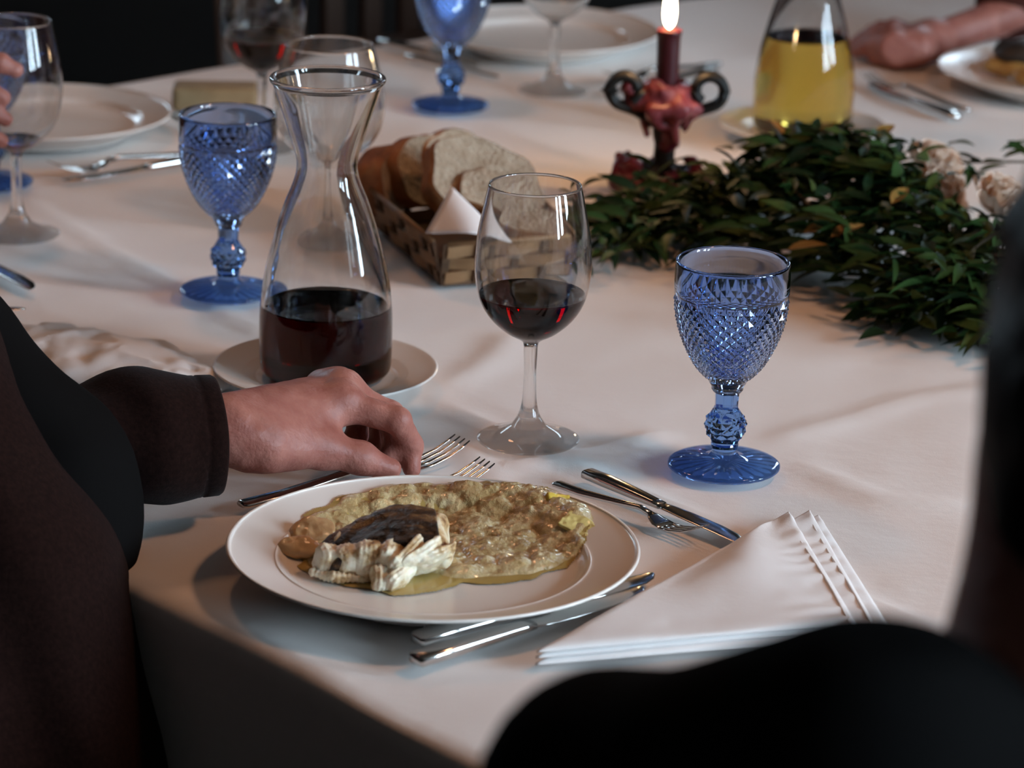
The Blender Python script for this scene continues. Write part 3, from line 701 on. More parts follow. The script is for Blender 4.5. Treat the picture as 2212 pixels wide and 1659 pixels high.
def bread(px, py, h, w, ht, th, rz, rx, ry, label):
    t = thing('bread_slice', label, 'bread', W(px, py, h), rz, 'bread slices in the basket'); t.rotation_euler = (rx, ry, rz)
    sd = abs(hash(label[:9])) % 50 if False else len(label)
    n = 40; nn = 9; V = []; F = []
    out = []
    for k in range(n):
        a = 2*math.pi*k/n; x, z = math.cos(a), math.sin(a)
        x = w/2*math.copysign(abs(x)**0.85, x); z = ht/2*(math.copysign(abs(z)**0.8, z)*(1.0 if z > 0 else 0.8))
        r = 1+0.05*math.sin(3*a+sd)+0.03*math.sin(7*a+sd*2); out.append((x*r, z*r))
    for j in range(nn):
        u = j/(nn-1)*2-1; g = 1.0-0.05*abs(u)**4
        for x, z in out:
            q = 1+0.02*float(vnoise(np.array([x*40+sd, u*2, z*40])))
            V.append((x*g*q, u*th/2, z*g*q))
    for j in range(nn-1):
        for k in range(n):
            l = (k+1) % n; F.append([j*n+k, (j+1)*n+k, (j+1)*n+l, j*n+l])
    obj('crust', V, F, M['crust'], t)
    for s in (-1, 1):
        V = []; F = []; rr = 10
        for i in range(rr+1):
            g = 0.952*i/rr
            for x, z in out:
                p = np.array([x*g, s*th/2, z*g]); d = 0.0018*float(vnoise(p*150+sd))+0.0025*float(vnoise(p*45))
                V.append((x*g, s*(th/2-0.0015*(1-(i/rr)**6))+d*(1-(i/rr)**8), z*g))
        for i in range(rr):
            for k in range(n):
                l = (k+1) % n; qd = [i*n+k, (i+1)*n+k, (i+1)*n+l, i*n+l]; F.append(qd if s > 0 else qd[::-1])
        obj('crumb', V, F, M['crumb'], t)
    return t
D = math.radians
bread(838, 392, 0.042, 0.075, 0.062, 0.034, D(66), D(-16), D(-22), 'brown crusty bread heel at the left end of the basket')
bread(905, 372, 0.050, 0.082, 0.070, 0.020, D(58), D(-20), D(-12), 'bread slice with orange crust between heel and large slice')
bread(970, 352, 0.052, 0.085, 0.064, 0.018, D(50), D(-20), D(6), 'bread slice with orange crust at the back of the basket')
bread(1036, 404, 0.053, 0.118, 0.092, 0.024, D(24), D(-38), D(14), 'large pale bread slice leaning in the middle of the basket')
bread(1082, 432, 0.045, 0.088, 0.062, 0.024, D(20), D(-52), D(8), 'cream bread slice with dark crust in front of the large slice')
bread(1150, 500, 0.034, 0.085, 0.050, 0.022, D(8), D(-74), D(6), 'bread slice lying flat at the right front of the basket')
# paper napkin tip hanging over the rim
pn = [W(975, 402, 0.066), W(922, 502, 0.050), W(1092, 520, 0.044), W(1000, 524, 0.043), W(1030, 470, 0.058)]
def paper(pts, tri):
    V = [tuple(p-pts[0]) for p in pts]; nv = Vector((0.1, -0.6, 0.5)).normalized()*0.0006
    n = len(V); V2 = V+[tuple(Vector(v)-nv) for v in V]; F = [list(f) for f in tri]+[[i+n for i in f[::-1]] for f in tri]
    return V2, F
bm_pts = []
a, b, c = W(975, 402, 0.074), W(922, 500, 0.052), W(1098, 522, 0.047); m = 14; V = []; F = []; ix = {}
for i in range(m+1):
    for j in range(m+1-i):
        s, t2 = i/m, j/m; p = a*(1-s-t2)+b*s+c*t2
        p = p+Vector((0.2, -0.8, 0.4))*(0.010*math.sin(s*3.1)*math.sin(t2*3.1)*2-0.006*(s*s))
        ix[i, j] = len(V); V.append(tuple(p-a))
for i in range(m):
    for j in range(m-i):
        F.append([ix[i, j], ix[i+1, j], ix[i, j+1]])
        if i+j < m-1: F.append([ix[i+1, j], ix[i+1, j+1], ix[i, j+1]])
o = obj('paper_napkin', V, F, M['paper'], None, True, a); sm = o.modifiers.new('thick', 'SOLIDIFY'); sm.thickness = 0.0008
tag(o, 'white paper napkin corner sticking up over the bread basket rim', 'napkin')

# ------------------------------------------------------------------ candle
CB = W(1432, 405)
hd = thing('candle_holder', 'black wrought-iron candle holder covered in red wax drips', 'candle holder', CB)
def iron_base(P):
    d = smin(sd_ell(P, (0, 0, 0.004), (0.042, 0.042, 0.007)), sd_cap(P, (0, 0, 0.004), (0, 0, 0.07), 0.012, 0.0095), 0.014)
    for k in range(4):
        a = 0.5+k*math.pi/2; d = smin(d, sd_cap(P, (0.012*math.cos(a), 0.012*math.sin(a), 0.018), (0.036*math.cos(a), 0.036*math.sin(a), 0.012), 0.006, 0.008), 0.006)
    d = smin(d, sd_cap(P, (0, 0, 0.062), (0, 0, 0.082), 0.010, 0.024), 0.012)
    return np.maximum(smax(d, -sd_cap(P, (0, 0, 0.088), (0, 0, 0.12), 0.012, 0.012), 0.004), -P[..., 2]+0.0003)+0.0012*vnoise(P, 120)
V, F = mesh_sdf(iron_base, (-0.055, -0.055, 0), (0.055, 0.055, 0.1), 0.0022); obj('stem', V, F, M['iron'], hd)
def scroll(side, tilt):
    pts = [Vector((side*0.012, 0, 0.066)), Vector((side*0.030, -tilt*0.3, 0.078))]
    cx, cz = side*0.041, 0.100
    for k in range(15):
        a = -1.25+k*(2*math.pi*0.86/14); r = 0.0165-0.0045*k/14
        pts.append(Vector((cx+side*r*math.cos(a), -tilt*(0.5+0.03*k), cz+r*math.sin(a))))
    return bezier_pts(pts, 3)
obj('scroll', *tube(scroll(1, 0.004), 0.0055, 10, 1.9), M['iron'], hd)
obj('scroll', *tube(scroll(-1, 0.012), 0.0055, 10, 2.0), M['iron'], hd)
def waxd(P):
    n = 0.0035*vnoise(P, 75)+0.0018*vnoise(P, 160)
    d = smax(sd_cap(P, (0, 0, 0.072), (0, 0, 0.086), 0.017, 0.029), -sd_cap(P, (0, 0, 0.098), (0, 0, 0.13), 0.0125, 0.0125), 0.004)
    for k, (a, l) in enumerate([(0.3, 0.03), (1.3, 0.018), (2.4, 0.026), (3.4, 0.034), (4.3, 0.022), (5.2, 0.038), (5.8, 0.02)]):
        c, s = math.cos(a), math.sin(a); d = smin(d, sd_cap(P, (0.026*c, 0.026*s, 0.086), (0.019*c, 0.019*s, 0.088-l), 0.006, 0.003), 0.006)
    for (x, y, z, r) in [(0.030, -0.010, 0.083, 0.008), (-0.032, -0.008, 0.088, 0.010), (-0.040, -0.010, 0.102, 0.008), (0.012, -0.026, 0.085, 0.009), (-0.014, -0.026, 0.082, 0.010)]:
        d = smin(d, np.linalg.norm(P-np.array((x, y, z)), axis=-1)-r, 0.008)
    return smax(d+n, -sd_cap(P, (0, 0, 0.08), (0, 0, 0.13), 0.0122, 0.0122), 0.001)
V, F = mesh_sdf(waxd, (-0.055, -0.045, 0.04), (0.05, 0.045, 0.116), 0.0022); obj('wax_drips', V, F, M['wax_drip'], hd)
def waxb(P):
    n = 0.006*np.abs(vnoise(P, 55))+0.003*vnoise(P, 120)
    d = 1e3
    for (x, y, z, r) in [(-0.038, -0.012, 0.010, 0.019), (-0.032, -0.018, 0.028, 0.010), (0.034, -0.010, 0.012, 0.014), (0.014, -0.030, 0.010, 0.016), (-0.012, -0.034, 0.008, 0.014), (0.002, -0.008, 0.044, 0.011), (0.004, -0.008, 0.060, 0.010), (0.026, 0.004, 0.026, 0.008), (-0.040, 0.004, 0.026, 0.011), (0, 0.03, 0.008, 0.018)]:
        d = smin(d, np.linalg.norm(P-np.array((x, y, z)), axis=-1)-r, 0.014) if not isinstance(d, float) else np.linalg.norm(P-np.array((x, y, z)), axis=-1)-r
    return np.maximum(d+n, 0.0004-P[..., 2])
V, F = mesh_sdf(waxb, (-0.065, -0.06, 0), (0.06, 0.06, 0.08), 0.0023); obj('wax_foot', V, F, M['wax'], hd)
ca = thing('candle', 'lit dark red taper candle in the iron holder', 'candle', CB+Vector((0, 0, 0.0845)))
HC = 0.0745
V, F = lathe(smoothprof([(0.0100, 0.0), (0.0108, 0.004), (0.0114, HC-0.012), (0.0126, HC-0.003), (0.0124, HC), (0.0112, HC+0.0006), (0.0095, HC-0.0015), (0.004, HC-0.003), (0.0006, HC-0.003)], 5), 40); cap_fan(V, F, list(range(40)), True)
obj('wax_body', V, F, M['candle'], ca)
obj('wick', *tube([(0, 0, HC-0.004), (0.0002, 0, HC+0.002), (0.001, 0, HC+0.006)], 0.0006, 6), M['iron'], ca)
FL = emit('flame', (1.0, 0.80, 0.50), 26)
V, F = lathe(smoothprof([(0.0003, HC+0.001), (0.0042, HC+0.005), (0.0062, HC+0.012), (0.0064, HC+0.022), (0.0048, HC+0.036), (0.0024, HC+0.048), (0.0003, HC+0.056)], 6), 24)
obj('flame', V, F, FL, ca)
ld = bpy.data.lights.new('flame_light', 'POINT'); ld.energy = CANDLE_W; ld.color = (1, 0.55, 0.24); ld.shadow_soft_size = 0.009
lo = bpy.data.objects.new('flame_light', ld); COL.objects.link(lo); lo.parent = ca; lo.location = (0, 0, HC+0.030)

# ------------------------------------------------------------------ leafy garland and flowers
rng = random.Random(5)
gl = thing('leafy_garland', 'leafy green garland of cut branches lying across the right of the cloth', 'garland', W(1760, 450))
G0 = Vector(gl.location)
branches = [[(2420, 640, .03), (2150, 560, .045), (1960, 500, .05), (1760, 450, .04), (1560, 440, .025), (1420, 455, .02), (1300, 478, .012)],
            [(2300, 560, .04), (2060, 520, .05), (1930, 430, .06), (1850, 380, .07), (1740, 372, .055), (1640, 415, .025), (1500, 440, .012)],
            [(2400, 720, .02), (2200, 660, .03), (2030, 610, .03), (1860, 560, .03), (1720, 520, .03), (1560, 500, .016), (1400, 500, .012), (1310, 530, .008)],
            [(2350, 690, .02), (2200, 700, .02), (2120, 690, .02), (2000, 668, .015), (1930, 690, .006)],
            [(1960, 480, .05), (1930, 400, .07), (1900, 345, .085), (1830, 330, .085), (1760, 330, .07), (1700, 340, .05)],
            [(1900, 520, .05), (1800, 480, .055), (1700, 400, .06), (1690, 372, .06)],
            [(2330, 640, .06), (2180, 560, .06), (2080, 560, .055), (2000, 600, .05)]]
stems = []
for bpts in branches:
    p = bezier_pts([W(x, y, h) for x, y, h in bpts], 8); stems.append(p)
    obj('stem', *tube([q-G0 for q in p], [0.0032-0.0020*i/len(p) for i in range(len(p))], 6), M['twig'], gl)
# a thin bare twig lifted behind the flowers
p = bezier_pts([W(2056, 352, .05), W(2120, 350, .055), W(2212, 350, .055), W(2330, 360, .04)], 8); stems.append(p)
obj('stem', *tube([q-G0 for q in p], 0.0013, 6), M['twig'], gl)
def leaf_mesh(L, Wd, curl, seed):
    V = []; n = 6; r = random.Random(seed)
    for i in range(n+1):
        t = i/n; w = Wd*(math.sin(math.pi*t**0.8)**0.9 if 0 < t < 1 else 0.02); x = L*t; z = -curl*L*t*t
        V += [(x, -w, z+w*0.45), (x, 0, z), (x, w, z+w*0.45)]
    F = []
    for i in range(n):
        a = i*3; b = a+3; F += [[a, b, b+1, a+1], [a+1, b+1, b+2, a+2]]
    return V, F
protos = []
for k in range(5):
    V, F = leaf_mesh([0.030, 0.036, 0.027, 0.033, 0.040][k], [0.0050, 0.0056, 0.0042, 0.0062, 0.0050][k], [0.15, 0.3, 0.05, 0.22, 0.35][k], k)
    protos.append((V, F))
leafmeshes = []
for k, (V, F) in enumerate(protos):
    for m in ('leaf1', 'leaf2', 'leaf3'):
        me = bpy.data.meshes.new('leaf'); me.from_pydata(V, [], F); me.materials.append(M[m]); me.polygons.foreach_set('use_smooth', [True]*len(F)); leafmeshes.append(me)
mats_l = []
def leafpose(p, d):
    yaw = math.atan2(d.y, d.x)+rng.choice((-1, 1))*rng.uniform(0.25, 1.15); pit = rng.uniform(-0.35, 0.55); rol = rng.uniform(-0.9, 0.9)
    return Matrix.Translation(p) @ Matrix.Rotation(yaw, 4, 'Z') @ Matrix.Rotation(-pit, 4, 'Y') @ Matrix.Rotation(rol, 4, 'X')
weights = [1.3, 1.5, 1.3, 0.7, 1.3, 0.7, 0.9, 0.16]
cnt = [int(2700*w*len(s)/ sum(w2*len(s2) for w2, s2 in zip(weights, stems))) for w, s in zip(weights, stems)]
poses = []
for s, c, wgt in zip(stems, cnt, weights):
    for _ in range(c):
        u = rng.random()*(len(s)-1.001); i = int(u); p = s[i].lerp(s[i+1], u-i); d = (s[i]-s[i+1]).normalized()*-1
        sp = 0.020 if wgt > 0.2 else 0.006
        off = Vector((rng.gauss(0, sp), rng.gauss(0, sp*1.3), rng.gauss(0, 0.013)))
        q = p+off; hh = q.z-T
        if Vector((q.x-CB.x, q.y-CB.y)).length < 0.050: continue
        if hh < 0.006: q.z = T+0.006+abs(hh)*0.3
        if hh > 0.095: q.z = T+0.095
        M4 = leafpose(q, d); tip = M4 @ Vector((0.034, 0, -0.006))
        if tip.z < T+0.002: M4 = Matrix.Translation((0, 0, T+0.003-tip.z)) @ M4
        poses.append(M4)
# the 300 nearest to the camera are parts of their own, the rest is one piece
poses.sort(key=lambda m: (m.translation-CAM).length-4.0*(m.translation.z-T))
BV = []; BF = []; BM = []
for k, m4 in enumerate(poses):
    r = rng.random(); mi = 0 if r < 0.45 else (1 if r < 0.6 else 2)
    if k % max(len(poses)//300, 1) == 0 and k//max(len(poses)//300, 1) < 300:
        o = bpy.data.objects.new('leaf', leafmeshes[rng.randrange(5)*3+mi]); COL.objects.link(o); o.parent = gl
        o.matrix_basis = Matrix.Translation(-G0) @ m4
    else:
        V, F = protos[rng.randrange(5)]; n = len(BV); BV += [tuple((m4 @ Vector(v))-G0) for v in V]; BF += [[i+n for i in f] for f in F]; BM += [mi]*len(F)
o = obj('foliage', BV, BF, None, gl, True, None, [M['leaf1'], M['leaf2'], M['leaf3']], BM); o['kind'] = 'stuff'
# dry yellow leaves
V, F = leaf_mesh(0.036, 0.0065, 0.1, 9); me = bpy.data.meshes.new('dry_leaf'); me.from_pydata(V, [], F); me.materials.append(M['leafy'])
for (x, y, h, yw) in [(1795, 512, .055, 0.5), (1700, 540, .04, -0.2), (1560, 398, .03, 2.6), (1690, 290, .075, 1.9), (1925, 440, .075, 1.0), (1890, 300, .09, 0.9), (1735, 505, .05, 0.3)]:
    o = bpy.data.objects.new('dry_leaf', me); COL.objects.link(o); o.parent = gl; o.location = W(x, y, h)-G0; o.rotation_euler = (0.3, -0.3, yw); o['label'] = 'dry yellow leaf'
def flower(px, py, h, r, label, tilt, n=46, sx=1.0, sz=1.0):
    t = thing('white_flower', label, 'flower', W(px, py, h), 0, 'cream flowers in the garland'); t.rotation_euler = tilt; t.scale = (sx, 1, sz)
    rg = random.Random(len(label)); V = []; F = []; a = 6; b = 7
    for i in range(a+1):
        for j in range(b+1):
            u = i/a; v = (j/b-0.5)*2; w = r*0.42*(0.25+0.9*u)
            V.append((r*u*0.95, w*v, r*0.35*u*u-0.10*r*v*v+0.07*r*math.sin(j*2.3)*u))
    for i in range(a):
        for j in range(b):
            k = i*(b+1)+j; F.append([k, k+b+1, k+b+2, k+1])
    me = bpy.data.meshes.new('petal'); me.from_pydata(V, [], F); me.materials.append(M['petal']); me.polygons.foreach_set('use_smooth', [True]*len(F))
    for k in range(n):
        o = bpy.data.objects.new('petal', me); COL.objects.link(o); o.parent = t
        el = (k/n)**0.8*1.45; az = k*2.39996
        o.rotation_euler = (rg.uniform(-0.2, 0.2), -el, az); s = 1-0.30*(k/n); o.scale = (s, s, s)
    return t
flower(2012, 452, .030, 0.034, 'tall cream flower left of the thin twig in the garland', (0.5, -0.1, 0.3), 46, 0.9, 1.7)
flower(2010, 372, .050, 0.030, 'cream flower head topping the tall flower in the garland', (0.4, 0.1, 1.3), 40, 0.85, 1.2)
flower(2148, 452, .045, 0.034, 'cream flower under the thin twig at the right of the garland', (0.6, 0.15, 0.9), 46, 1.0, 1.1)
# tan block behind the left goblet
V, F = box(0, 0, 0.0135, 0.092, 0.045, 0.027); o = obj('tan_block', V, F, M['tan'], None, False, W(466, 234)); o.rotation_euler = (0, 0, 0.06)
bv = o.modifiers.new('round', 'BEVEL'); bv.width = 0.006; bv.segments = 3
tag(o, 'small tan rectangular block on the cloth behind the left blue goblet', 'block')

# ------------------------------------------------------------------ food on the near plate
M['fish'] = bump(colnoise(mat('cooked_fish', (0.8, 0.7, 0.55), 0.34, spec=0.5, sss=0.12), 55, [(0.33, (0.22, 0.10, 0.04)), (0.41, (0.58, 0.39, 0.19)), (0.51, (0.82, 0.72, 0.53)), (0.72, (0.92, 0.88, 0.76))]), 180, 0.002, 0.5, 4)
M['char'] = bump(colnoise(mat('charred_skin', (0.02, 0.01, 0.005), 0.38), 48, [(0.40, (0.005, 0.0035, 0.003)), (0.48, (0.016, 0.008, 0.005)), (0.55, (0.09, 0.042, 0.017)), (0.68, (0.36, 0.21, 0.09))], 6, 0.7, (0.45, 1.6, 1)), 300, 0.002, 0.8, 4)
M['stew'] = bump(colnoise(mat('pale_stew', (0.4, 0.3, 0.12), 0.05, spec=0.7, sss=0.1, coat=0.4), 46, [(0.25, (0.27, 0.165, 0.055)), (0.46, (0.45, 0.330, 0.155)), (0.60, (0.56, 0.455, 0.25)), (0.8, (0.76, 0.68, 0.46))], 5), 230, 0.0022, 0.8, 4)
M['broth'] = mat('yellow_broth', (0.42, 0.30, 0.10), 0.06)
M['onion'] = bump(mat('onion_piece', (0.62, 0.42, 0.22), 0.2, sss=0.2), 120, 0.002, 0.4)
M['potato_pale'] = mat('pale_vegetable', (0.58, 0.46, 0.17), 0.2)
M['pepper'] = mat('yellow_vegetable', (0.62, 0.46, 0.08), 0.25)
M['meat'] = bump(mat('dark_meat', (0.030, 0.020, 0.014), 0.5), 60, 0.004, 0.6)
M['potato'] = bump(colnoise(mat('golden_potato', (0.4, 0.22, 0.06), 0.4), 60, [(0.3, (0.34, 0.17, 0.045)), (0.7, (0.52, 0.33, 0.10))]), 90, 0.002, 0.4)
ZF = 0.0092
FC = W(824, 1243, ZF)                         # fish centre on the plate floor
def floor_poly(pts): return np.array([[*(W(x, y, ZF)-PL)][:2] for x, y in pts])
def poly_dist(P, poly):
    d = np.full(P.shape[:-1], 1e9); ins = np.zeros(P.shape[:-1], bool); n = len(poly)
    for i in range(n):
        a, b = poly[i], poly[(i+1) % n]; ab = b-a; pa = P-a; t = np.clip((pa@ab)/(ab@ab), 0, 1)
        d = np.minimum(d, np.linalg.norm(pa-t[..., None]*ab, axis=-1))
        c = ((a[1] > P[..., 1]) != (b[1] > P[..., 1])) & (P[..., 0] < (b[0]-a[0])*(P[..., 1]-a[1])/(b[1]-a[1]+1e-12)+a[0]); ins ^= c
    return np.where(ins, d, -d)
def heightfield(name, poly, hfun, m, step=0.0011, parent=None, z0=ZF):
    lo = poly.min(0)-0.003; hi = poly.max(0)+0.003
    xs = np.arange(lo[0], hi[0], step); ys = np.arange(lo[1], hi[1], step)
    Pq = np.stack(np.meshgrid(xs, ys, indexing='ij'), -1); d = poly_dist(Pq, poly)
    d = d+0.0035*vnoise(np.concatenate([Pq, Pq[..., :1]*0], -1), 90); h = hfun(Pq, d); keep = d > -0.0012
    rr = np.linalg.norm(Pq, axis=-1); bowl = np.interp(rr, [0, 0.092, 0.1005, 0.1045, 0.12], [0, 0.0004, 0.0033, 0.0067, 0.011])
    V = np.concatenate([Pq, (h+z0+bowl-0.0006*0)[..., None]], -1); ids = -np.ones(keep.shape, int); ids[keep] = np.arange(keep.sum())
    q = keep[:-1, :-1] & keep[1:, :-1] & keep[1:, 1:] & keep[:-1, 1:]
    F = np.stack([ids[:-1, :-1][q], ids[1:, :-1][q], ids[1:, 1:][q], ids[:-1, 1:][q]], -1)
    return obj(name, V[keep], F, m, parent, True, PL)
stew_poly = floor_poly([(622, 1180), (672, 1140), (735, 1107), (840, 1083), (960, 1074), (1080, 1078), (1180, 1090), (1236, 1112), (1280, 1142), (1262, 1172), (1245, 1205), (1190, 1234), (1100, 1250), (1000, 1254), (930, 1240), (850, 1215), (760, 1225), (680, 1226), (630, 1200)])
rg = np.random.default_rng(3); lumps = []
lo, hi = stew_poly.min(0), stew_poly.max(0)
for _ in range(620):
    c = lo+(hi-lo)*rg.random(2); lumps.append((c, (0.0028+0.0085*rg.random()**2.2)*(1.2 if c[0] > 0.02 else 0.85)))
def stewh(Pq, d):
    h = np.zeros(Pq.shape[:-1])
    for c, r in lumps:
        q = 1-((Pq-c)**2).sum(-1)/(r*r)
        h = np.maximum(h, np.sqrt(np.maximum(q, 0))*r*0.62)
    P3 = np.concatenate([Pq, Pq[..., :1]*0], -1)
    g = np.clip(d/0.012, 0, 1)
    return 0.0003+g**0.7*(0.0008+0.55*h+0.0008*(fbm(P3, 200, 3))+0.0014*vnoise(P3, 42))+0.0010*np.clip(d/0.002, 0, 1)
o = heightfield('stew', stew_poly, stewh, M['stew']); tag(o, 'glossy lumpy pale yellow stew spread over the near plate', 'stew', None, 'stuff')
br = floor_poly([(618, 1184), (664, 1138), (735, 1100), (960, 1070), (1180, 1084), (1280, 1142), (1262, 1185), (1225, 1228), (1120, 1256), (1000, 1262), (930, 1280), (840, 1284), (745, 1266), (660, 1230)])
o = heightfield('broth', br, lambda P, d: 0.0001+0.0009*np.clip(d/0.004, 0, 1), M['broth'], 0.0011); tag(o, 'thin shiny yellow broth pooled under the fish and stew', 'sauce', None, 'stuff')
# pieces one can tell apart at the rim of the stew
def chunk(name, px, py, h, r, rot, m, label, cat, sc=(1, 1, 1), round_=False):
    rr = [r*c for c in sc]
    def f(P):
        d = sd_ell(P, (0, 0, 0), rr) if round_ else sd_box(P, (0, 0, 0), rr, min(rr)*0.5)
        return d+0.10*r*vnoise(P, 1.3/r)+0.05*r*vnoise(P, 4/r)
    e = np.array(rr)*1.3+r*0.25
    V, F = mesh_sdf(f, -e, e, min(rr)*0.2)
    o = obj(name, V, F, m, None, True, W(px, py, h)); o.rotation_euler = rot
    return tag(o, label, cat)
chunk('vegetable_piece', 1203, 1084, 0.0205, 0.0092, (0.6, 0.25, 0.25), M['pepper'], 'yellow vegetable wedge sticking out at the back right of the stew', 'vegetable', (1.0, 0.40, 0.62))
chunk('potato_piece', 1248, 1136, 0.0195, 0.012, (0.15, 0.28, -0.5), M['potato_pale'], 'pale yellow flat vegetable piece at the right edge of the stew', 'vegetable', (1.0, 0.8, 0.16))
chunk('onion_piece', 676, 1148, 0.0165, 0.017, (0.40, -0.25, 0.45), M['onion'], 'translucent onion piece at the left end of the stew', 'vegetable', (1.0, 0.70, 0.26), True)
chunk('onion_piece', 648, 1184, 0.0150, 0.017, (0.25, -0.05, -0.35), M['onion'], 'soft onion piece lying lowest at the left of the near plate', 'vegetable', (1.0, 0.60, 0.34), True)
# the fish: a thick block with a charred skin, falling apart into flakes at the front
fs = thing('fish_fillet', 'flaky white fish fillet with charred skin lying on the near plate', 'fish', FC)
def Rz(a): c, s = math.cos(a), math.sin(a); return np.array([[c, -s, 0], [s, c, 0], [0, 0, 1]])
def Ry(a): c, s = math.cos(a), math.sin(a); return np.array([[c, 0, s], [0, 1, 0], [-s, 0, c]])
def Rx(a): c, s = math.cos(a), math.sin(a); return np.array([[1, 0, 0], [0, c, -s], [0, s, c]])
MB = Rz(0.12) @ Ry(-0.17) @ Rx(0.20)
BC = (0.003, 0.012, 0.0165)
def bend(P):                                  # the fillet arches: its left end droops
    q = np.array(P, np.float32); x = q[..., 0]
    q[..., 2] = q[..., 2]+np.where(x < 0.01, 5.0*(x-0.01)**2, 3.0*(x-0.01)**2); return q
def core(P):
    Q = bend(P); return smax(sd_box(Q, BC, (0.0415, 0.024, 0.0150), 0.006, MB), sd_ell(Q, BC, (0.053, 0.034, 0.0235), MB), 0.006)+0.0030*vnoise(P, 65)+0.0008*vnoise(P, 220)
def skin_f(P):
    Q = bend(P); q = (Q-np.array(BC))@MB
    edge = 0.0018*vnoise(P, 110)+0.0008*vnoise(P, 300)
    d = sd_box(Q, np.array(BC)+MB@np.array([-0.005, 0.003, 0.0110]), (0.0410, 0.0250, 0.0060), 0.003, MB)
    d = np.maximum(d, -(q[..., 1]+0.0265-0.16*q[..., 0]+0.006*vnoise(P, 50)))
    return np.maximum(np.maximum(d+0.0012*vnoise(P, 90), core(P)-0.0022-0.0006*vnoise(P, 180)), -(core(P)+0.0016))
V, F = mesh_sdf(skin_f, (-0.055, -0.025, 0.005), (0.056, 0.05, 0.054), 0.0011); obj('charred_skin', V, F, M['char'], fs)
flk = [  # centre, half size, rotation: broad flakes fanned out at the front, left to right
    ((-0.034, -0.006, 0.0080), (0.0085, 0.009, 0.0085), (0.25, 0.25, 0.5)), ((-0.0205, -0.010, 0.0095), (0.0085, 0.009, 0.0095), (0.10, -0.10, 0.25)),
    ((-0.0075, -0.013, 0.0108), (0.0085, 0.009, 0.0112), (0.05, 0.10, 0.05)), ((0.0055, -0.015, 0.0112), (0.0060, 0.011, 0.0112), (0.15, 0.35, -0.2)),
    ((0.0165, -0.015, 0.0112), (0.0045, 0.016, 0.0125), (0.35, 0.55, -0.45)), ((0.0255, -0.013, 0.0112), (0.0040, 0.018, 0.0130), (0.40, 0.70, -0.60)),
    ((0.0340, -0.009, 0.0100), (0.0036, 0.018, 0.0125), (0.40, 0.85, -0.75)), ((0.0030, -0.0275, 0.0062), (0.0080, 0.009, 0.0060), (0.45, 0.15, 0.3)),
    ((0.0145, -0.0265, 0.0068), (0.0050, 0.014, 0.0068), (0.25, 0.5, -0.5)), ((-0.021, -0.020, 0.0040), (0.012, 0.0050, 0.0028), (0.1, 0.12, 0.15)),
    ((-0.035, -0.016, 0.0036), (0.011, 0.0050, 0.0028), (0.1, 0.1, -0.3))]
def flake(P, k):
    c, h, r = flk[k]; Mk = Rz(r[2]) @ Ry(r[1]) @ Rx(r[0]); c = np.array(c)*np.array((1, 1, 1.22))+np.array((0, 0.0040, 0)); h = (h[0]*1.12, h[1], h[2]*1.25)
    q = (P-c.astype(np.float32))@np.array(Mk, np.float32); Q = P+np.array(Mk[:, 0], np.float32)*(9.0*(q[..., 1]**2+q[..., 2]**2))[..., None]
    d = smax(sd_box(Q, c, h, min(h)*0.5, Mk), sd_ell(Q, c, [a*1.30 for a in h], Mk), 0.003)
    return d+0.0011*vnoise(P+k, 75)+0.0007*vnoise(P, 210)+0.0005*vnoise(P, 450)+0.0004*np.sin(q[..., 0]*1900+2.5*vnoise(P, 90))
def fish_block(P):
    d = core(P)+0.0009*np.sin((P@np.array([0.95, -0.2, 0.35]))*520+2.6*vnoise(P, 60))   # the layers of the flesh
    for k in range(4): d = smin(d, flake(P, k), 0.0035)
    return smax(d, -(P[..., 2]-0.0004), 0.002)
V, F = mesh_sdf(fish_block, (-0.056, -0.034, 0), (0.056, 0.046, 0.05), 0.0011); obj('flesh', V, F, M['fish'], fs)
for k in range(4, len(flk)):
    c, h, r = flk[k]; c = np.array(c)*np.array((1, 1, 1.22)); ex = max(h)*1.75+0.005
    V, F = mesh_sdf(lambda P: np.maximum(flake(P, k), -(P[..., 2]-0.0005)), np.array(c)-ex, np.array(c)+ex, 0.0009)
    obj('flake', V, F, M['fish'], fs)
# dark food on the far right plate
FR = W(2290, 150, 0.0235); FR.z = T+0.0092
def meat(P): return sd_ell(P, (0, 0, 0.022), (0.055, 0.032, 0.020))+0.006*vnoise(P, 45)
V, F = mesh_sdf(meat, (-0.07, -0.05, 0.0), (0.07, 0.05, 0.05), 0.003); o = obj('roast_meat', V, F, M['meat'], None, True, FR+Vector((-0.018, 0.03, 0.004))); tag(o, 'piece of dark roasted meat on the far right plate', 'meat')
def pot(k): return lambda P: sd_ell(P, (0, 0, 0.011), (0.030, 0.015, 0.011))+0.003*vnoise(P+k*3, 60)
for k, (dx, dy, rz, lab) in enumerate([(-0.060, 0.016, -0.7, 'golden brown potato wedge at the left of the dark roasted meat'), (-0.030, -0.032, -0.5, 'golden brown potato wedge in front of the dark roasted meat'), (0.03, -0.035, 0.2, 'golden brown potato wedge at the right of the dark roasted meat')]):
    V, F = mesh_sdf(pot(k), (-0.036, -0.022, 0), (0.036, 0.022, 0.026), 0.002)
    o = obj('potato_wedge', V, F, M['potato'], None, True, FR+Vector((dx, dy, 0))); o.rotation_euler = (0, 0, rz); tag(o, lab, 'potato', 'potato wedges on the far right plate')

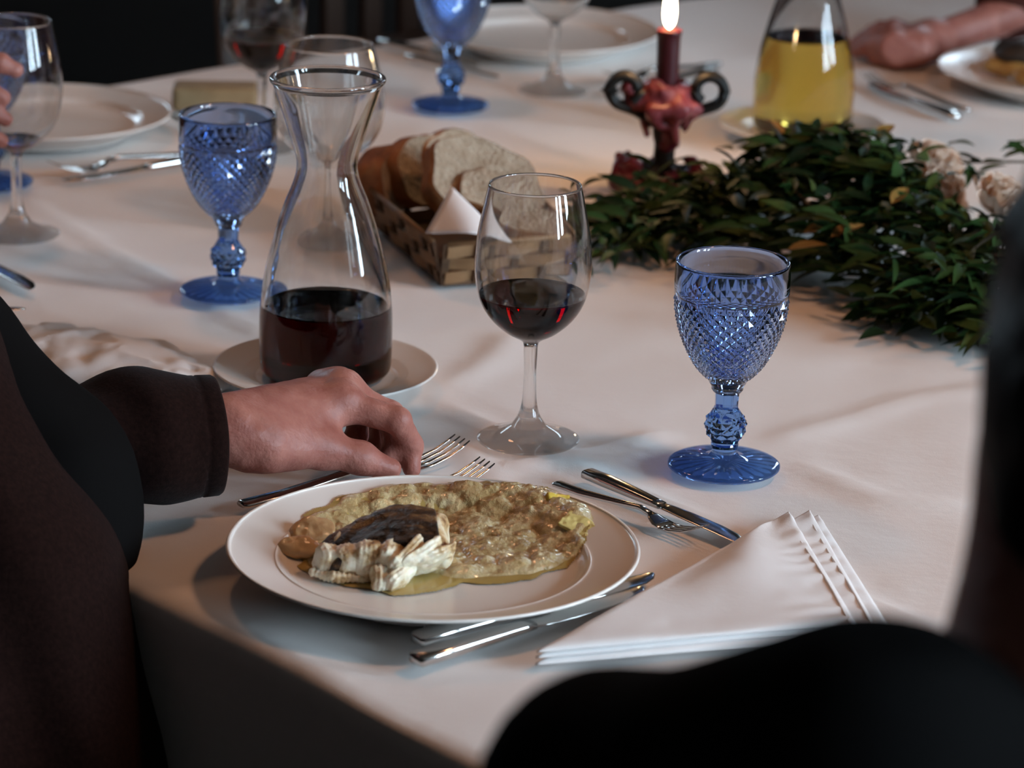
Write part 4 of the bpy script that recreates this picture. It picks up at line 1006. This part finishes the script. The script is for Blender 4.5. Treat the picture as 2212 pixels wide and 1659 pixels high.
# ------------------------------------------------------------------ people
A3 = lambda v: np.array([v[0], v[1], v[2]], np.float32)
def hand_sdf(wrist, mcps, chains, thumb, arm_from, rw=0.026):
    """one smooth hand: forearm, palm fan, four finger chains, thumb chain; points are world positions"""
    def f(P):
        d = sd_cap(P, A3(arm_from), A3(wrist), rw*1.25, rw)
        for k, m in enumerate(mcps):
            d = smin(d, sd_cap(P, A3(wrist), A3(m), rw*0.92, 0.0125), 0.014)
        for a, b in zip(mcps[:-1], mcps[1:]): d = smin(d, sd_cap(P, A3(a), A3(b), 0.0125, 0.0125), 0.012)
        d = smin(d, sd_cap(P, A3(thumb[0]), A3(thumb[1]), 0.020, 0.0145), 0.022)
        for a, b, ra, rb in zip(thumb[1:-1], thumb[2:], (0.0135, 0.0112), (0.0112, 0.0082)): d = smin(d, sd_cap(P, A3(a), A3(b), ra, rb), 0.007)
        for c in chains:
            fd = None
            for a, b, ra, rb in zip(c[:-1], c[1:], (0.0115, 0.0098, 0.0086), (0.0100, 0.0086, 0.0070)):
                s = sd_cap(P, A3(a), A3(b), ra, rb); fd = s if fd is None else smin(fd, s, 0.004)
            d = smin(d, fd, 0.007)
        for m in mcps: d = smin(d, np.linalg.norm(P-A3(m)-np.array((0, 0, 0.004)), axis=-1)-0.0105, 0.008)
        return d+0.0007*vnoise(P, 90)
    return f
def mesh_pts(fn, pts, pad, h):
    Q = np.array([A3(p) for p in pts]); return mesh_sdf(fn, Q.min(0)-pad, Q.max(0)+pad, h)
def dirs(yaw): c, s = math.cos(yaw), math.sin(yaw); return Vector((c, s, 0)), Vector((-s, c, 0))
def bust_skin(neck, head, face, r=0.0):
    """head and neck: neck base, head centre, unit direction the face looks; returns an sdf"""
    F_ = A3(face); U_ = np.array((0, 0, 1), np.float32); S_ = np.cross(U_, F_); Mh = np.stack([F_, S_, U_], 1); c = A3(head)
    pt = lambda f, s, u: c+F_*f+S_*s+U_*u
    def f(P):
        d = sd_ell(P, pt(-0.005, 0, 0.03), (0.096, 0.076, 0.095), Mh)
        d = smin(d, sd_ell(P, pt(0.022, 0, -0.045), (0.068, 0.058, 0.072), Mh), 0.05)
        d = smin(d, sd_cap(P, pt(0.088, 0, 0.005), pt(0.108, 0, -0.026), 0.008, 0.013), 0.012)            # nose
        d = smin(d, sd_cap(P, pt(0.084, -0.016, -0.062), pt(0.084, 0.016, -0.062), 0.006, 0.006), 0.010)  # lips
        d = smin(d, sd_cap(P, pt(0.078, -0.034, 0.022), pt(0.078, 0.034, 0.022), 0.010, 0.010), 0.02)     # brow
        for s in (-1, 1):
            d = smax(d, -(np.linalg.norm(P-pt(0.094, s*0.032, 0.004), axis=-1)-0.012), 0.012)
            d = smin(d, np.linalg.norm(P-pt(0.078, s*0.032, 0.004), axis=-1)-0.013, 0.003)                # eyes
            d = smin(d, sd_ell(P, pt(-0.008, s*0.080, -0.008), (0.020, 0.009, 0.032), Mh), 0.006)         # ears
        return smin(d, sd_cap(P, A3(neck), pt(-0.018, 0, -0.06), 0.064, 0.054), 0.03)
    def hair(P):
        d = sd_ell(P, pt(-0.014, 0, 0.040), (0.104, 0.086, 0.100), Mh)+0.005*vnoise(P, 45)
        d = smin(d, sd_ell(P, pt(-0.050, 0, -0.02), (0.062, 0.076, 0.09), Mh), 0.03)
        q = (P-c)@Mh
        return smax(smax(d, (q[..., 0]-0.060-0.25*(q[..., 2]-0.06)), 0.01), -(sd_ell(P, pt(0.055, 0, -0.05), (0.065, 0.09, 0.085), Mh)), 0.012)
    return f, hair
def weld(a, b):
    """union of two closed meshes into one continuous skin"""
    oa = obj('union_a', a[0], a[1]); ob = obj('union_b', b[0], b[1])
    md = oa.modifiers.new('union', 'BOOLEAN'); md.operation = 'UNION'; md.object = ob
    try: md.solver = 'MANIFOLD'
    except TypeError: md.solver = 'EXACT'
    me = oa.evaluated_get(bpy.context.evaluated_depsgraph_get()).to_mesh()
    V = np.array([tuple(v.co) for v in me.vertices]); F = [list(p.vertices) for p in me.polygons]
    for o in (oa, ob): m_ = o.data; bpy.data.objects.remove(o); bpy.data.meshes.remove(m_)
    return V, F
def limb_sdf(head_f, neck, face, shoulder, elbow, hand_from, hand_to, k=1.0):
    n = A3(neck); f_ = A3(face)
    def f(P):
        d = smin(head_f(P), sd_cap(P, n+np.array((0, 0, 0.02)), n+np.array((0, 0, -0.10))-f_*0.02, 0.060, 0.075), 0.03)
        d = smin(d, sd_cap(P, n+np.array((0, 0, -0.09)), A3(shoulder), 0.055, 0.045), 0.04)
        d = smin(d, sd_cap(P, A3(shoulder), A3(elbow), 0.042*k, 0.034*k), 0.02)
        return smin(d, sd_cap(P, A3(elbow), A3(hand_from)*0.55+A3(hand_to)*0.45, 0.034*k, 0.026*k), 0.02)
    return f
def addmesh(name, parts, m, parent):
    V, F = join([(np.asarray(v).tolist(), f if isinstance(f, list) else f.tolist()) for v, f in parts]); off = parent.location
    V = [(x-off.x, y-off.y, z-off.z) for x, y, z in V]
    return obj(name, V, F, m, parent)

# --- the diner at the left: brown jacket, left hand reaching behind the plate
bx_ = Vector((-0.47, 2.03, T))
man = thing('person', 'person in a brown jacket reaching a bare hand behind the near plate', 'person', Vector((-0.47, 2.03, 0)))
wr = W(492, 926, 0.058); iM = W(736, 872, 0.060)
mM = iM+Vector((0.000, 0.021, 0.002)); rM = iM+Vector((-0.006, 0.041, -0.003)); lM = iM+Vector((-0.016, 0.058, -0.010))
iC = [iM, W(860, 908, 0.050), W(889, 962, 0.026), W(888, 1012, 0.0105)]
mC = [mM, mM+Vector((0.036, -0.001, -0.016)), mM+Vector((0.040, -0.010, -0.040)), mM+Vector((0.026, -0.018, -0.052))]
rC = [rM, rM+Vector((0.034, 0.0, -0.018)), rM+Vector((0.034, -0.008, -0.040)), rM+Vector((0.016, -0.014, -0.050))]
lC = [lM, lM+Vector((0.026, 0.0, -0.014)), lM+Vector((0.026, -0.006, -0.032)), lM+Vector((0.012, -0.010, -0.042))]
th = [W(575, 962, 0.046), W(695, 968, 0.036), W(775, 988, 0.027), W(843, 1012, 0.0165)]
fa = W(250, 952, 0.056)
hf = hand_sdf(wr, [iM, mM, rM, lM], [iC, mC, rC, lC], th, fa, 0.0195)
hp = mesh_pts(hf, [fa, wr, lM, iC[1], iC[3], th[3], lM+Vector((0, 0, 0.01))], 0.034, 0.0019)
sh = Vector((-0.66, 2.36, T+0.31)); el = W(-40, 985, 0.049)
nk = Vector((-0.66, 1.98, T+0.42)); hdc = Vector((-0.60, 2.02, T+0.62)); fdir = (UD*0.9+Vector((0.2, 0.1, -0.25))).normalized(); fdir.z = 0; fdir.normalize()
bs, hairf = bust_skin(nk, hdc, fdir)
sp = mesh_pts(limb_sdf(bs, nk, fdir, sh, el, fa, wr), [hdc+Vector((0, 0, 0.05)), nk, sh, el, fa, wr], 0.13, 0.008)
addmesh('body', [weld(hp, sp)], M['skin'], man)
addmesh('hair', [mesh_sdf(hairf, A3(hdc)-np.array((0.15, 0.15, 0.16)), A3(hdc)+np.array((0.15, 0.15, 0.18)), 0.006)], M['hair'], man)
tn = th[3]+Vector((-0.004, -0.006, 0.0062)); ax_ = (th[3]-th[2]).normalized()
V, F = lathe([(0.0005, 0.0016), (0.003, 0.0014), (0.0055, 0.0006), (0.0062, -0.0006)], 16)
o = obj('thumbnail', V, F, M['nail'], man, True, tn-man.location); o.rotation_euler = (0.75, 0.45, 0.2); o.scale = (1.25, 0.9, 1)
tq = [PZ(-395, 640, 2.26), PZ(-265, 870, 2.22), PZ(-64, 1294, 2.19), PZ(-54, 1713, 2.17), PZ(-40, 2300, 2.12)]   # axis of the jacket's front
def jacket(P):
    d = None
    R_ = [0.098, 0.100, 0.110, 0.120, 0.125]
    for a, b, ra, rb in zip(tq[:-1], tq[1:], R_[:-1], R_[1:]):
        s = sd_cap(P, A3(a), A3(b), ra, rb); d = s if d is None else smin(d, s, 0.02)
    d = smin(d, sd_cap(P, A3(tq[0]), (-0.68, 2.04, T+0.33), 0.095, 0.09), 0.06)
    d = smin(d, sd_cap(P, (-0.56, 1.95, T-0.35), (-0.66, 2.0, T+0.28), 0.17, 0.145), 0.06)
    d = smin(d, sd_cap(P, (-0.72, 1.82, T+0.31), (-0.64, 2.30, T+0.31), 0.075, 0.075), 0.06)
    d = smin(d, sd_cap(P, (-0.74, 1.82, T+0.28), (-0.70, 1.72, T-0.02), 0.068, 0.055), 0.03); d = smin(d, sd_cap(P, (-0.70, 1.72, T-0.02), (-0.52, 1.86, T-0.14), 0.055, 0.05), 0.03)
    fold = 0.010*np.sin((P@np.array([1.6, 0.4, 0.75]))*34+1.5*vnoise(P, 9))*np.clip((T+0.25-P[..., 2])/0.3, 0, 1)
    return d+fold*0.9+0.003*vnoise(P, 16)
def sleeve(P):
    cu = W(458, 940, 0.058); md = W(300, 952, 0.058); axd = A3((cu-md).normalized()); q = (P-A3(cu))@axd
    d = sd_cap(P, A3(el), A3(md), 0.047, 0.0430); d = smin(d, sd_cap(P, A3(md), A3(cu)+axd*0.02, 0.0430, 0.0415), 0.02)
    d = smin(d, sd_cap(P, A3(sh), A3(el), 0.066, 0.047), 0.02)
    w = np.clip((-q-0.006)/0.04, 0, 1)
    d = d+w*(0.0035*np.sin((P@np.array([0.8, 0.2, 0.6]))*75+2*vnoise(P, 18))+0.003*vnoise(P, 30))
    d = smax(d, q+0.010, 0.003)
    return smax(d, -np.maximum(sd_cap(P, A3(md), A3(cu)+axd*0.08, 0.0375, 0.0370), -(q+0.05)), 0.002)
def cuff_band():
    cu = W(458, 940, 0.058); md = W(300, 952, 0.058); ax = (cu-md).normalized(); a = ax.cross(Vector((0, 0, 1))).normalized(); b = a.cross(ax).normalized(); n = 56
    prof = [(-0.036, 0.0415), (-0.033, 0.0438), (-0.012, 0.0432), (-0.0105, 0.0424), (-0.009, 0.0432), (0.001, 0.0428), (0.0030, 0.0416), (0.0032, 0.0400), (0.001, 0.0385), (-0.034, 0.0380)]
    V = []; F = []
    for x, r in prof:
        for k in range(n):
            t = 2*math.pi*k/n; rr = r*(1+0.018*math.sin(3*t+0.5)+0.012*math.sin(5*t)); V.append(tuple(cu+ax*x+a*(rr*math.cos(t))+b*(rr*math.sin(t))-man.location))
    for j in range(len(prof)):
        for k in range(n):
            l = (k+1) % n; m_ = (j+1) % len(prof); F.append([j*n+k, j*n+l, m_*n+l, m_*n+k])
    return obj('cuff', V, F, M['brown'], man)
cuff_band()
jk = mesh_sdf(jacket, (-0.90, 1.62, 0.468), (-0.22, 2.36, T+0.42), 0.008)
sv = mesh_sdf(sleeve, (-0.76, 2.03, T+0.0015), (-0.16, 2.46, T+0.40), 0.0034)
addmesh('jacket', [jk, sv], M['brown'], man)
sq = [PZ(-150, 760, 2.24), PZ(-2, 928, 2.225), PZ(112, 1034, 2.22), PZ(119, 1088, 2.22), PZ(108, 1185, 2.22), PZ(0, 1420, 2.24), PZ(-20, 1900, 2.22)]
def shirt(P):
    d = None; R_ = [0.05, 0.05, 0.050, 0.050, 0.050, 0.05, 0.06]
    for a, b, ra, rb in zip(sq[:-1], sq[1:], R_[:-1], R_[1:]):
        s = sd_cap(P, A3(a), A3(b), ra, rb); d = s if d is None else smin(d, s, 0.03)
    d = smin(d, sd_cap(P, A3(sq[0]), (-0.62, 2.06, T+0.36), 0.05, 0.09), 0.05)
    return d+0.003*vnoise(P, 25)
addmesh('black_shirt', [mesh_sdf(shirt, (-0.75, 1.95, 0.468), (-0.2, 2.42, T+0.46), 0.006)], M['black'], man)
def legs(P):
    d = 1e9
    for s in (0.02, 0.22):
        hip = A3(UV(-0.34, 1.12+(0.13-s)*0.9, 0.545-T)); kn_ = A3(UV(0.06, 1.10+(0.13-s)*1.1, 0.420-T))
        d = np.minimum(d, sd_cap(P, hip, kn_, 0.085, 0.062)); d = np.minimum(d, sd_cap(P, kn_, (kn_[0], kn_[1], 0.09), 0.062, 0.045))
        d = np.minimum(d, sd_cap(P, (kn_[0]-0.02, kn_[1]-0.02, 0.045), (kn_[0]+0.13, kn_[1]+0.11, 0.035), 0.044, 0.034))
    return d
addmesh('trousers', [mesh_sdf(legs, (-0.95, 1.5, 0.0), (0.25, 2.6, 0.60), 0.012)], M['black'], man)

# --- the diner close to the camera at the right, seen from behind
hc = PZ(2628, 872, 1.20); nb = PZ(2420, 1640, 1.17)
lady = thing('person', 'blurred person in a black jacket seen from behind at the lower right', 'person', Vector((hc.x, hc.y, 0)))
fd2 = Vector((-0.15, 1, 0)).normalized()
bs2, hair2 = bust_skin(nb, hc, fd2)
n0, n1 = PZ(2490, 1080, 1.19), PZ(2372, 1520, 1.18)
def skin2(P): return smin(bs2(P), sd_cap(P, A3(n0), A3(n1), 0.060, 0.060), 0.02)
addmesh('body', [mesh_sdf(skin2, A3(hc)-np.array((0.17, 0.17, 0.30)), A3(hc)+np.array((0.15, 0.17, 0.17)), 0.006)], M['skin'], lady)
def hairB(P):
    d = hair2(P); return smin(d, sd_cap(P, A3(hc)+np.array((-0.005, -0.035, -0.01)), A3(hc)+np.array((0.005, -0.035, -0.022)), 0.082, 0.074), 0.03)+0.003*vnoise(P, 60)
addmesh('hair', [mesh_sdf(hairB, A3(hc)-np.array((0.15, 0.17, 0.18)), A3(hc)+np.array((0.15, 0.15, 0.18)), 0.006)], M['hair'], lady)
s1, s2, s3 = PZ(1860, 1722, 1.13), PZ(1560, 1775, 1.14), PZ(1330, 1738, 1.18)
e1 = PZ(1190, 2030, 1.20)
def jacket2(P):
    d = smin(sd_cap(P, A3(s1), A3(s2), 0.061, 0.052), sd_cap(P, A3(s2), A3(s3), 0.052, 0.045), 0.015)
    d = smin(d, sd_cap(P, A3(s3), A3(e1), 0.045, 0.045), 0.02)
    d = smin(d, sd_cap(P, A3(s1), A3(nb)+np.array((0.03, -0.02, -0.085)), 0.060, 0.070), 0.02)
    o_ = A3(nb); d = smin(d, sd_cap(P, o_+np.array((0.05, -0.02, -0.10)), o_+np.array((0.22, -0.02, -0.08)), 0.085, 0.07), 0.03)
    d = smin(d, sd_cap(P, o_+np.array((0.02, -0.03, -0.14)), o_+np.array((0.02, -0.06, -0.52)), 0.15, 0.16), 0.05)
    d = smin(d, sd_cap(P, o_+np.array((0.23, -0.02, -0.08)), o_+np.array((0.27, 0.05, -0.34)), 0.06, 0.05), 0.03)
    return d+0.0025*vnoise(P, 18)
jl = A3(nb)
addmesh('jacket', [mesh_sdf(jacket2, (-0.03, 0.80, 0.468), (0.66, 1.36, float(jl[2])+0.06), 0.0075)], M['black'], lady)
def legs2(P):
    d = 1e9; b = A3(nb)
    for s in (-0.09, 0.10):
        hip = (b[0]+s, b[1]-0.06, 0.545); kn_ = (b[0]+s*1.3-0.03, b[1]+0.36, 0.42)
        d = np.minimum(d, sd_cap(P, hip, kn_, 0.085, 0.06)); d = np.minimum(d, sd_cap(P, kn_, (kn_[0], kn_[1]+0.02, 0.09), 0.06, 0.045))
        d = np.minimum(d, sd_cap(P, (kn_[0], kn_[1]-0.01, 0.045), (kn_[0], kn_[1]+0.15, 0.035), 0.044, 0.034))
    return d
addmesh('trousers', [mesh_sdf(legs2, (jl[0]-0.3, jl[1]-0.2, 0), (jl[0]+0.3, jl[1]+0.62, 0.62), 0.012)], M['black'], lady)

# --- the hand at the far left holding a wine glass, arm coming in from the left
HG = W(38, 506)
hg = thing('person', 'person at the far left whose fingers hold a nearly empty wine glass', 'person', Vector((HG.x-0.35, HG.y-0.10, 0)))
def gp(px, py, dy): # a point near the glass axis: picked on the vertical plane dy in front of it
    d = ray(px, py); t = (HG.y+dy-CAM.y)/d.y; return CAM+d*t
k1 = [gp(-105, 175, -0.030), gp(-60, 128, -0.044), gp(0, 135, -0.0530), gp(34, 152, -0.0505)]
k2 = [gp(-112, 215, -0.034), gp(-70, 190, -0.050), gp(-30, 190, -0.0565), gp(8, 212, -0.0540)]
k3 = [gp(-112, 255, -0.034), gp(-68, 240, -0.052), gp(-24, 240, -0.0580), gp(12, 258, -0.0530)]
k4 = [gp(-108, 295, -0.032), gp(-66, 286, -0.048), gp(-28, 290, -0.0500), gp(2, 304, -0.0430)]
wr3 = gp(-215, 285, -0.03); fa3 = gp(-420, 380, -0.04)
th3 = [gp(-165, 225, 0.0), gp(-120, 160, 0.035), gp(-70, 165, 0.050), gp(-20, 170, 0.0535)]
hf3 = hand_sdf(wr3, [k1[0], k2[0], k3[0], k4[0]], [k1, k2, k3, k4], th3, fa3, 0.025)
h3 = mesh_pts(hf3, [fa3, wr3, k1[1], k4[3], th3[3], k1[3]], 0.034, 0.0024)
nk3 = UV(-0.24, 0.22, 0.40); hd3 = nk3+UD*0.03+Vector((0, 0, 0.20)); bs3, ha3 = bust_skin(nk3, hd3, UD)
sh3p = nk3+VD*0.18+Vector((0, 0, -0.11)); el3 = nk3+VD*0.22+UD*0.13+Vector((0, 0, -0.315))
hg.location = (nk3.x, nk3.y, 0)
b3 = mesh_pts(limb_sdf(bs3, nk3, UD, sh3p, el3, fa3, wr3), [hd3+Vector((0, 0, 0.05)), nk3, sh3p, el3, fa3, wr3], 0.13, 0.009)
addmesh('body', [weld(h3, b3)], M['skin'], hg)
addmesh('hair', [mesh_sdf(ha3, A3(hd3)-np.array((0.15, 0.15, 0.16)), A3(hd3)+np.array((0.15, 0.15, 0.18)), 0.007)], M['hair'], hg)
def seated_shirt(n, side, sgn, s_, e_, f_):
    n = A3(n); sd = A3(side)
    def f(P):
        d = sd_cap(P, n+np.array((0, 0, -0.17)), n+np.array((0, 0, -0.60)), 0.13, 0.15)
        d = smin(d, sd_cap(P, n+sd*0.16+np.array((0, 0, -0.10)), n-sd*0.16+np.array((0, 0, -0.10)), 0.072, 0.072), 0.06)
        d = smin(d, sd_cap(P, n-sd*sgn*0.19+np.array((0, 0, -0.12)), n-sd*sgn*0.23+np.array((0, 0, -0.38)), 0.06, 0.05), 0.03)
        d = smin(d, sd_cap(P, A3(s_), A3(e_), 0.062, 0.050), 0.03)
        return smin(d, sd_cap(P, A3(e_), A3(f_), 0.050, 0.040), 0.03)+0.004*vnoise(P, 18)
    return f
f3 = fa3.lerp(wr3, 0.30)
V3 = mesh_pts(seated_shirt(nk3, VD, 1, sh3p, el3, f3), [nk3+Vector((0, 0, -0.10)), nk3-VD*0.23+Vector((0, 0, -0.38)), el3, f3, Vector((nk3.x, nk3.y, 0.64))], 0.17, 0.010)
addmesh('shirt', [V3], M['greenshirt'], hg)

# --- the arm resting on the cloth at the top right
er = W(2215, 20, 0.05); wr4 = W(2010, 88, 0.026)
rp = thing('person', 'person at the far right resting a bare forearm and hand on the cloth', 'person', Vector((er.x+0.25, er.y+0.12, 0)))
ms = [W(1930, 100, .030), W(1926, 90, .030), W(1926, 80, .028), W(1932, 70, .024)]
def ch4(m, px, py): e_ = W(px, py, .010); return [m, m.lerp(e_, 0.42)+Vector((0, 0, 0.006)), m.lerp(e_, 0.75)+Vector((0, 0, 0.003)), e_]
c4 = [ch4(ms[0], 1850, 112), ch4(ms[1], 1842, 102), ch4(ms[2], 1848, 90), ch4(ms[3], 1866, 78)]
t4 = [W(1985, 106, .024), W(1940, 118, .018), W(1915, 122, .012), W(1888, 124, .009)]
hf4 = hand_sdf(wr4, ms, c4, t4, er, 0.0195)
h4 = mesh_pts(hf4, [er, wr4, ms[3], c4[1][3], t4[3], c4[3][3]], 0.04, 0.0028)
nk4 = er+Vector((0.42, 0.15, 0.36)); hd4 = nk4+Vector((-0.04, 0, 0.2)); bs4, ha4 = bust_skin(nk4, hd4, Vector((-0.9, -0.4, 0)).normalized())
f4d = Vector((-0.9, -0.4, 0)).normalized(); sd4 = VD
sh4p = nk4+VD*0.18+Vector((0, 0, -0.11)); el4 = er+Vector((0.09, 0.02, 0.03))
rp.location = (nk4.x, nk4.y, 0)
b4 = mesh_pts(limb_sdf(bs4, nk4, f4d, sh4p, el4, er, wr4, 0.8), [hd4+Vector((0, 0, 0.05)), nk4, sh4p, el4, er], 0.13, 0.009)
addmesh('body', [weld(h4, b4)], M['skin'], rp)
addmesh('hair', [mesh_sdf(ha4, A3(hd4)-np.array((0.15, 0.15, 0.16)), A3(hd4)+np.array((0.15, 0.15, 0.18)), 0.007)], M['hair'], rp)
V4 = mesh_pts(seated_shirt(nk4, VD, 1, sh4p, el4, er+Vector((-0.02, -0.004, 0.002))), [nk4+Vector((0, 0, -0.10)), nk4-VD*0.23+Vector((0, 0, -0.38)), el4, Vector((nk4.x, nk4.y, 0.64))], 0.17, 0.010)
addmesh('shirt', [V4], M['redshirt'], rp)

# ------------------------------------------------------------------ chairs
def chair(loc, rz, label):
    t = thing('dining_chair', label, 'chair', loc, rz, 'dark wooden dining chairs')
    obj('seat', *box(0, 0, 0.445, 0.44, 0.42, 0.035), M['wood'], t, False)
    for sx in (-1, 1):
        obj('leg', *tube([(sx*0.19, 0.18, 0), (sx*0.19, 0.18, 0.43)], 0.019, 8), M['wood'], t)
        obj('leg', *tube([(sx*0.19, -0.22, 0), (sx*0.19, -0.19, 0.43), (sx*0.19, -0.24, 0.98)], 0.019, 8), M['wood'], t)
    obj('top_rail', *box(0, -0.235, 0.93, 0.38, 0.022, 0.09), M['wood'], t, False)
    obj('bottom_rail', *box(0, -0.205, 0.56, 0.38, 0.022, 0.04), M['wood'], t, False)
    for k in range(5): obj('slat', *box(-0.14+k*0.07, -0.22, 0.73, 0.032, 0.014, 0.32), M['wood'], t, False)
    return t
ch0 = chair(UV(1.66, -0.45, -T), VANG-math.pi/2, 'dark wooden slat-back chair standing behind the far table edge')
dup(ch0, UV(-0.30, 1.12, -T), UANG-math.pi/2, 'dark wooden chair under the person in the brown jacket')
dup(ch0, Vector((nb.x+0.02, nb.y-0.06, 0)), 0.12, 'dark wooden chair under the person in the black jacket')
dup(ch0, UV(-0.46, 0.22, -T), UANG-math.pi/2, 'dark wooden chair under the person holding the wine glass')
dup(ch0, Vector((nk4.x, nk4.y, 0))+UD*0.2, UANG+math.pi/2, 'dark wooden chair under the person resting a forearm on the cloth')
